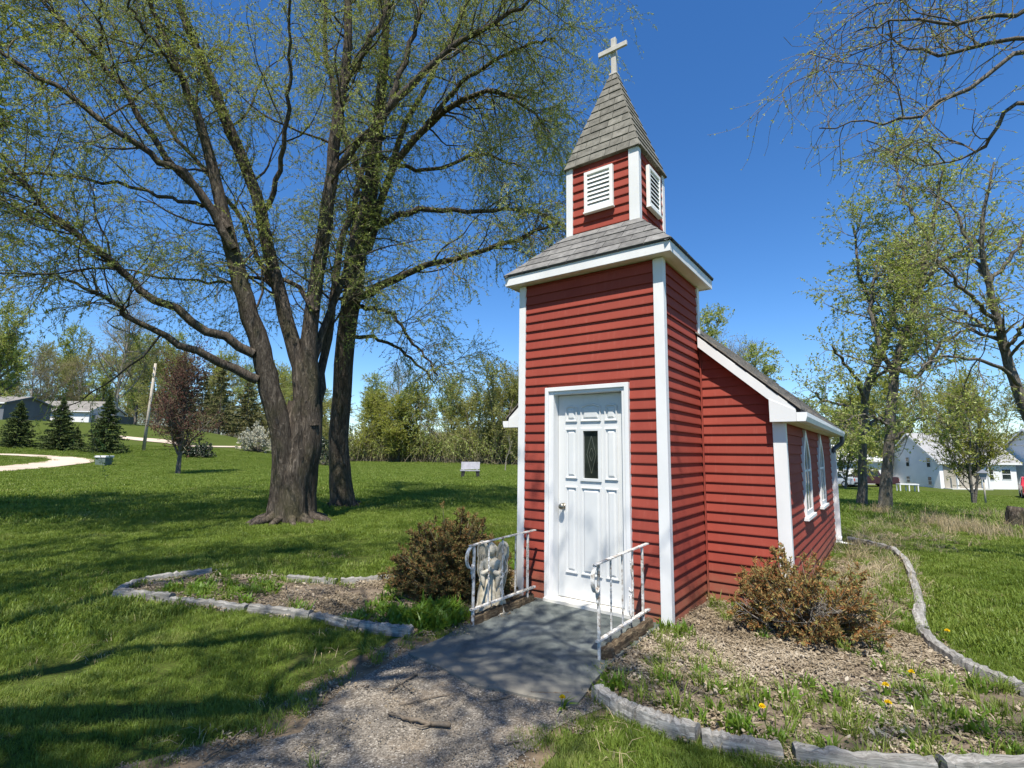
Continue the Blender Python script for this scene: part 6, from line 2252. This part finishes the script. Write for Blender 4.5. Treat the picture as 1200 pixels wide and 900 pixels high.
# stump at the right border
stp = gnd(1193, 618)
r_ = np.random.default_rng(9)
V, F = rough_tube(spline([(0, 0, -.1), (0, 0, .2), (.02, 0, .42)], 8), np.linspace(.20, .15, 8), 18, r_, .12, .3)
F = [list(f) for f in F] + [[7 * 18 + i for i in range(18)]]
MB().add(V, F).build('tree_stump', 'willow_bark', None, True, loc=tuple(stp), label='grey brown tree stump in dry grass at the right border', cat='stump')
# bird feeder post
fb = spot(1146, 24)
fd = empty('feeder_post', fb, 0, label='thin grey post with a hopper before the gabled house', cat='post')
MB().tube([(0, 0, -.05), (0, 0, 1.5)], .035, 8).build('post', 'pole_wood', fd, smooth=True)
MB().hexa([(-.09, -.09, 1.2), (.09, -.09, 1.2), (.09, .09, 1.2), (-.09, .09, 1.2), (-.14, -.14, 1.5), (.14, -.14, 1.5), (.14, .14, 1.5), (-.14, .14, 1.5)]).build('hopper', 'bench_grey', fd)
MB().hexa([(-.2, -.2, 1.5), (.2, -.2, 1.5), (.2, .2, 1.5), (-.2, .2, 1.5), (-.02, -.02, 1.66), (.02, -.02, 1.66), (.02, .02, 1.66), (-.02, .02, 1.66)]).build('roof', 'house_grey', fd)


# ---- vehicles
def car(name, base, rz, prof, glass, L, Wd, wheels, wr, mat, label, cat, tail='lamp_lens'):
    """side profile in x,z (nose at -x), extruded across y; glass: side windows as polygons"""
    t = empty(name, base, rz, label=label, cat=cat)
    n = len(prof)
    V, F = [], []
    ws_ = [(-.5, .0), (-.47, .0), (.47, .0), (.5, .0)]
    top = max(z for _, z in prof)
    belt = .58 * top
    for k, f in enumerate((-1, -.94, .94, 1)):
        for x, z in prof:
            tuck = max(0, (z - belt) / (top - belt)) * .14
            s = .985 if abs(f) == 1 else 1
            V.append((x * s, f * Wd / 2 * (1 - tuck), .3 + (z - .3) * s if z > .3 else z))
    for k in range(3):
        for i in range(n):
            j = (i + 1) % n
            F.append([k * n + i, k * n + j, (k + 1) * n + j, (k + 1) * n + i])
    F += [list(range(n))[::-1], [3 * n + i for i in range(n)]]
    MB().add(V, F).build('body', mat, t, smooth=False, bevel=.03)
    for side in (-1, 1):
        for g_ in glass:
            q = [(x, side * (Wd / 2 * (1 - max(0, (z - belt) / (top - belt)) * .14) + .006), z) for x, z in g_]
            MB().prism(q if side < 0 else q[::-1], (0, side * .012, 0)).build('side_window', 'dark_glass', t)
    ends = [(prof[i], prof[i + 1]) for i in range(n - 1)]
    for (a, b) in ends:
        if a[1] > belt - .12 and b[1] > belt - .12 and abs(a[1] - b[1]) > .3:        # windscreen and rear glass
            d = np.array([b[1] - a[1], -(b[0] - a[0])])
            d = d / np.linalg.norm(d) * (.02 if True else 0)
            if (d[0] > 0) != (a[0] + b[0] > 0):
                d = -d
            c = np.array([(a[0] + b[0]) / 2, (a[1] + b[1]) / 2])
            p_, q_ = c + (np.array(a) - c) * .82, c + (np.array(b) - c) * .82
            MB().prism([(p_[0] + d[0], -Wd * .38, p_[1] + d[1]), (p_[0] + d[0], Wd * .38, p_[1] + d[1]), (q_[0] + d[0], Wd * .36, q_[1] + d[1]), (q_[0] + d[0], -Wd * .36, q_[1] + d[1])], (d[0] * .4, 0, d[1] * .4)).build('windscreen', 'dark_glass', t)
    for x in wheels:
        for side in (-1, 1):
            w0 = empty('wheel', (x, side * (Wd / 2 - .09), wr))
            w0.parent = t
            V, F = lathe([(wr * .6, -.11), (wr * .95, -.11), (wr, -.07), (wr, .07), (wr * .95, .11), (wr * .6, .11)], 20, 'y', True)
            MB().add(V, F).build('tyre', 'tyre', w0, smooth=False)
            V, F = lathe([(wr * .58, -.122), (wr * .6, -.125), (wr * .6, .125), (wr * .58, .122)], 12, 'y', True)
            MB().add(V, F).build('rim', 'chrome', w0)
    x0, x1 = min(p[0] for p in prof), max(p[0] for p in prof)
    for s in (-1, 1):
        boxo('headlight', (x0 - .02, s * Wd * .36 - .16, .62), (x0 + .06, s * Wd * .36 + .16, .80), 'chrome', t, bevel=.02)
        boxo('tail_light', (x1 - .06, s * Wd * .42 - .09, .65), (x1 + .02, s * Wd * .42 + .09, .95), tail, t, bevel=.02)
    for x, nm__ in ((x0 - .06, 'bumper'), (x1 - .04, 'bumper')):
        boxo(nm__, (x, -Wd * .47, .36), (x + .12, Wd * .47, .56), 'chrome' if mat == 'car_red' else 'tyre', t, bevel=.03)
    return t


PICK = [(-2.55, .35), (-2.6, .62), (-2.55, .95), (-1.35, 1.08), (-.80, 1.68), (-.45, 1.76), (.75, 1.74), (1.0, 1.10), (2.6, 1.08), (2.62, .5), (2.55, .35)]
SEDAN = [(-2.25, .30), (-2.32, .55), (-2.2, .80), (-1.0, .95), (-.35, 1.40), (.1, 1.47), (.95, 1.42), (1.7, 1.02), (2.25, .95), (2.3, .5), (2.22, .30)]
car('pickup_truck', spot(1012, 56), RZ - .15, PICK, [[(-1.1, 1.14), (-.25, 1.14), (-.25, 1.64), (-.70, 1.60)], [(-.15, 1.14), (.70, 1.14), (.60, 1.64), (-.15, 1.64)]], 5.2, 1.9, (-1.65, 1.55), .39, 'car_dark', 'dark maroon pickup truck parked behind the paired trunks', 'truck')
car('parked_car', spot(972, 56), RZ - .9, SEDAN, [[(-.80, .98), (.25, .98), (.25, 1.38), (-.25, 1.36)], [(.33, .98), (1.35, 1.02), (.90, 1.36), (.33, 1.38)]], 4.6, 1.78, (-1.4, 1.4), .33, 'car_silver', 'silver blue car half hidden by the nave corner', 'car')
car('pickup_truck', spot(1206, 43), RZ - 2.3, PICK, [[(-1.1, 1.14), (-.25, 1.14), (-.25, 1.64), (-.70, 1.60)], [(-.15, 1.14), (.70, 1.14), (.60, 1.64), (-.15, 1.64)]], 5.2, 1.9, (-1.65, 1.55), .39, 'car_red', 'red pickup truck cut by the right border', 'truck')
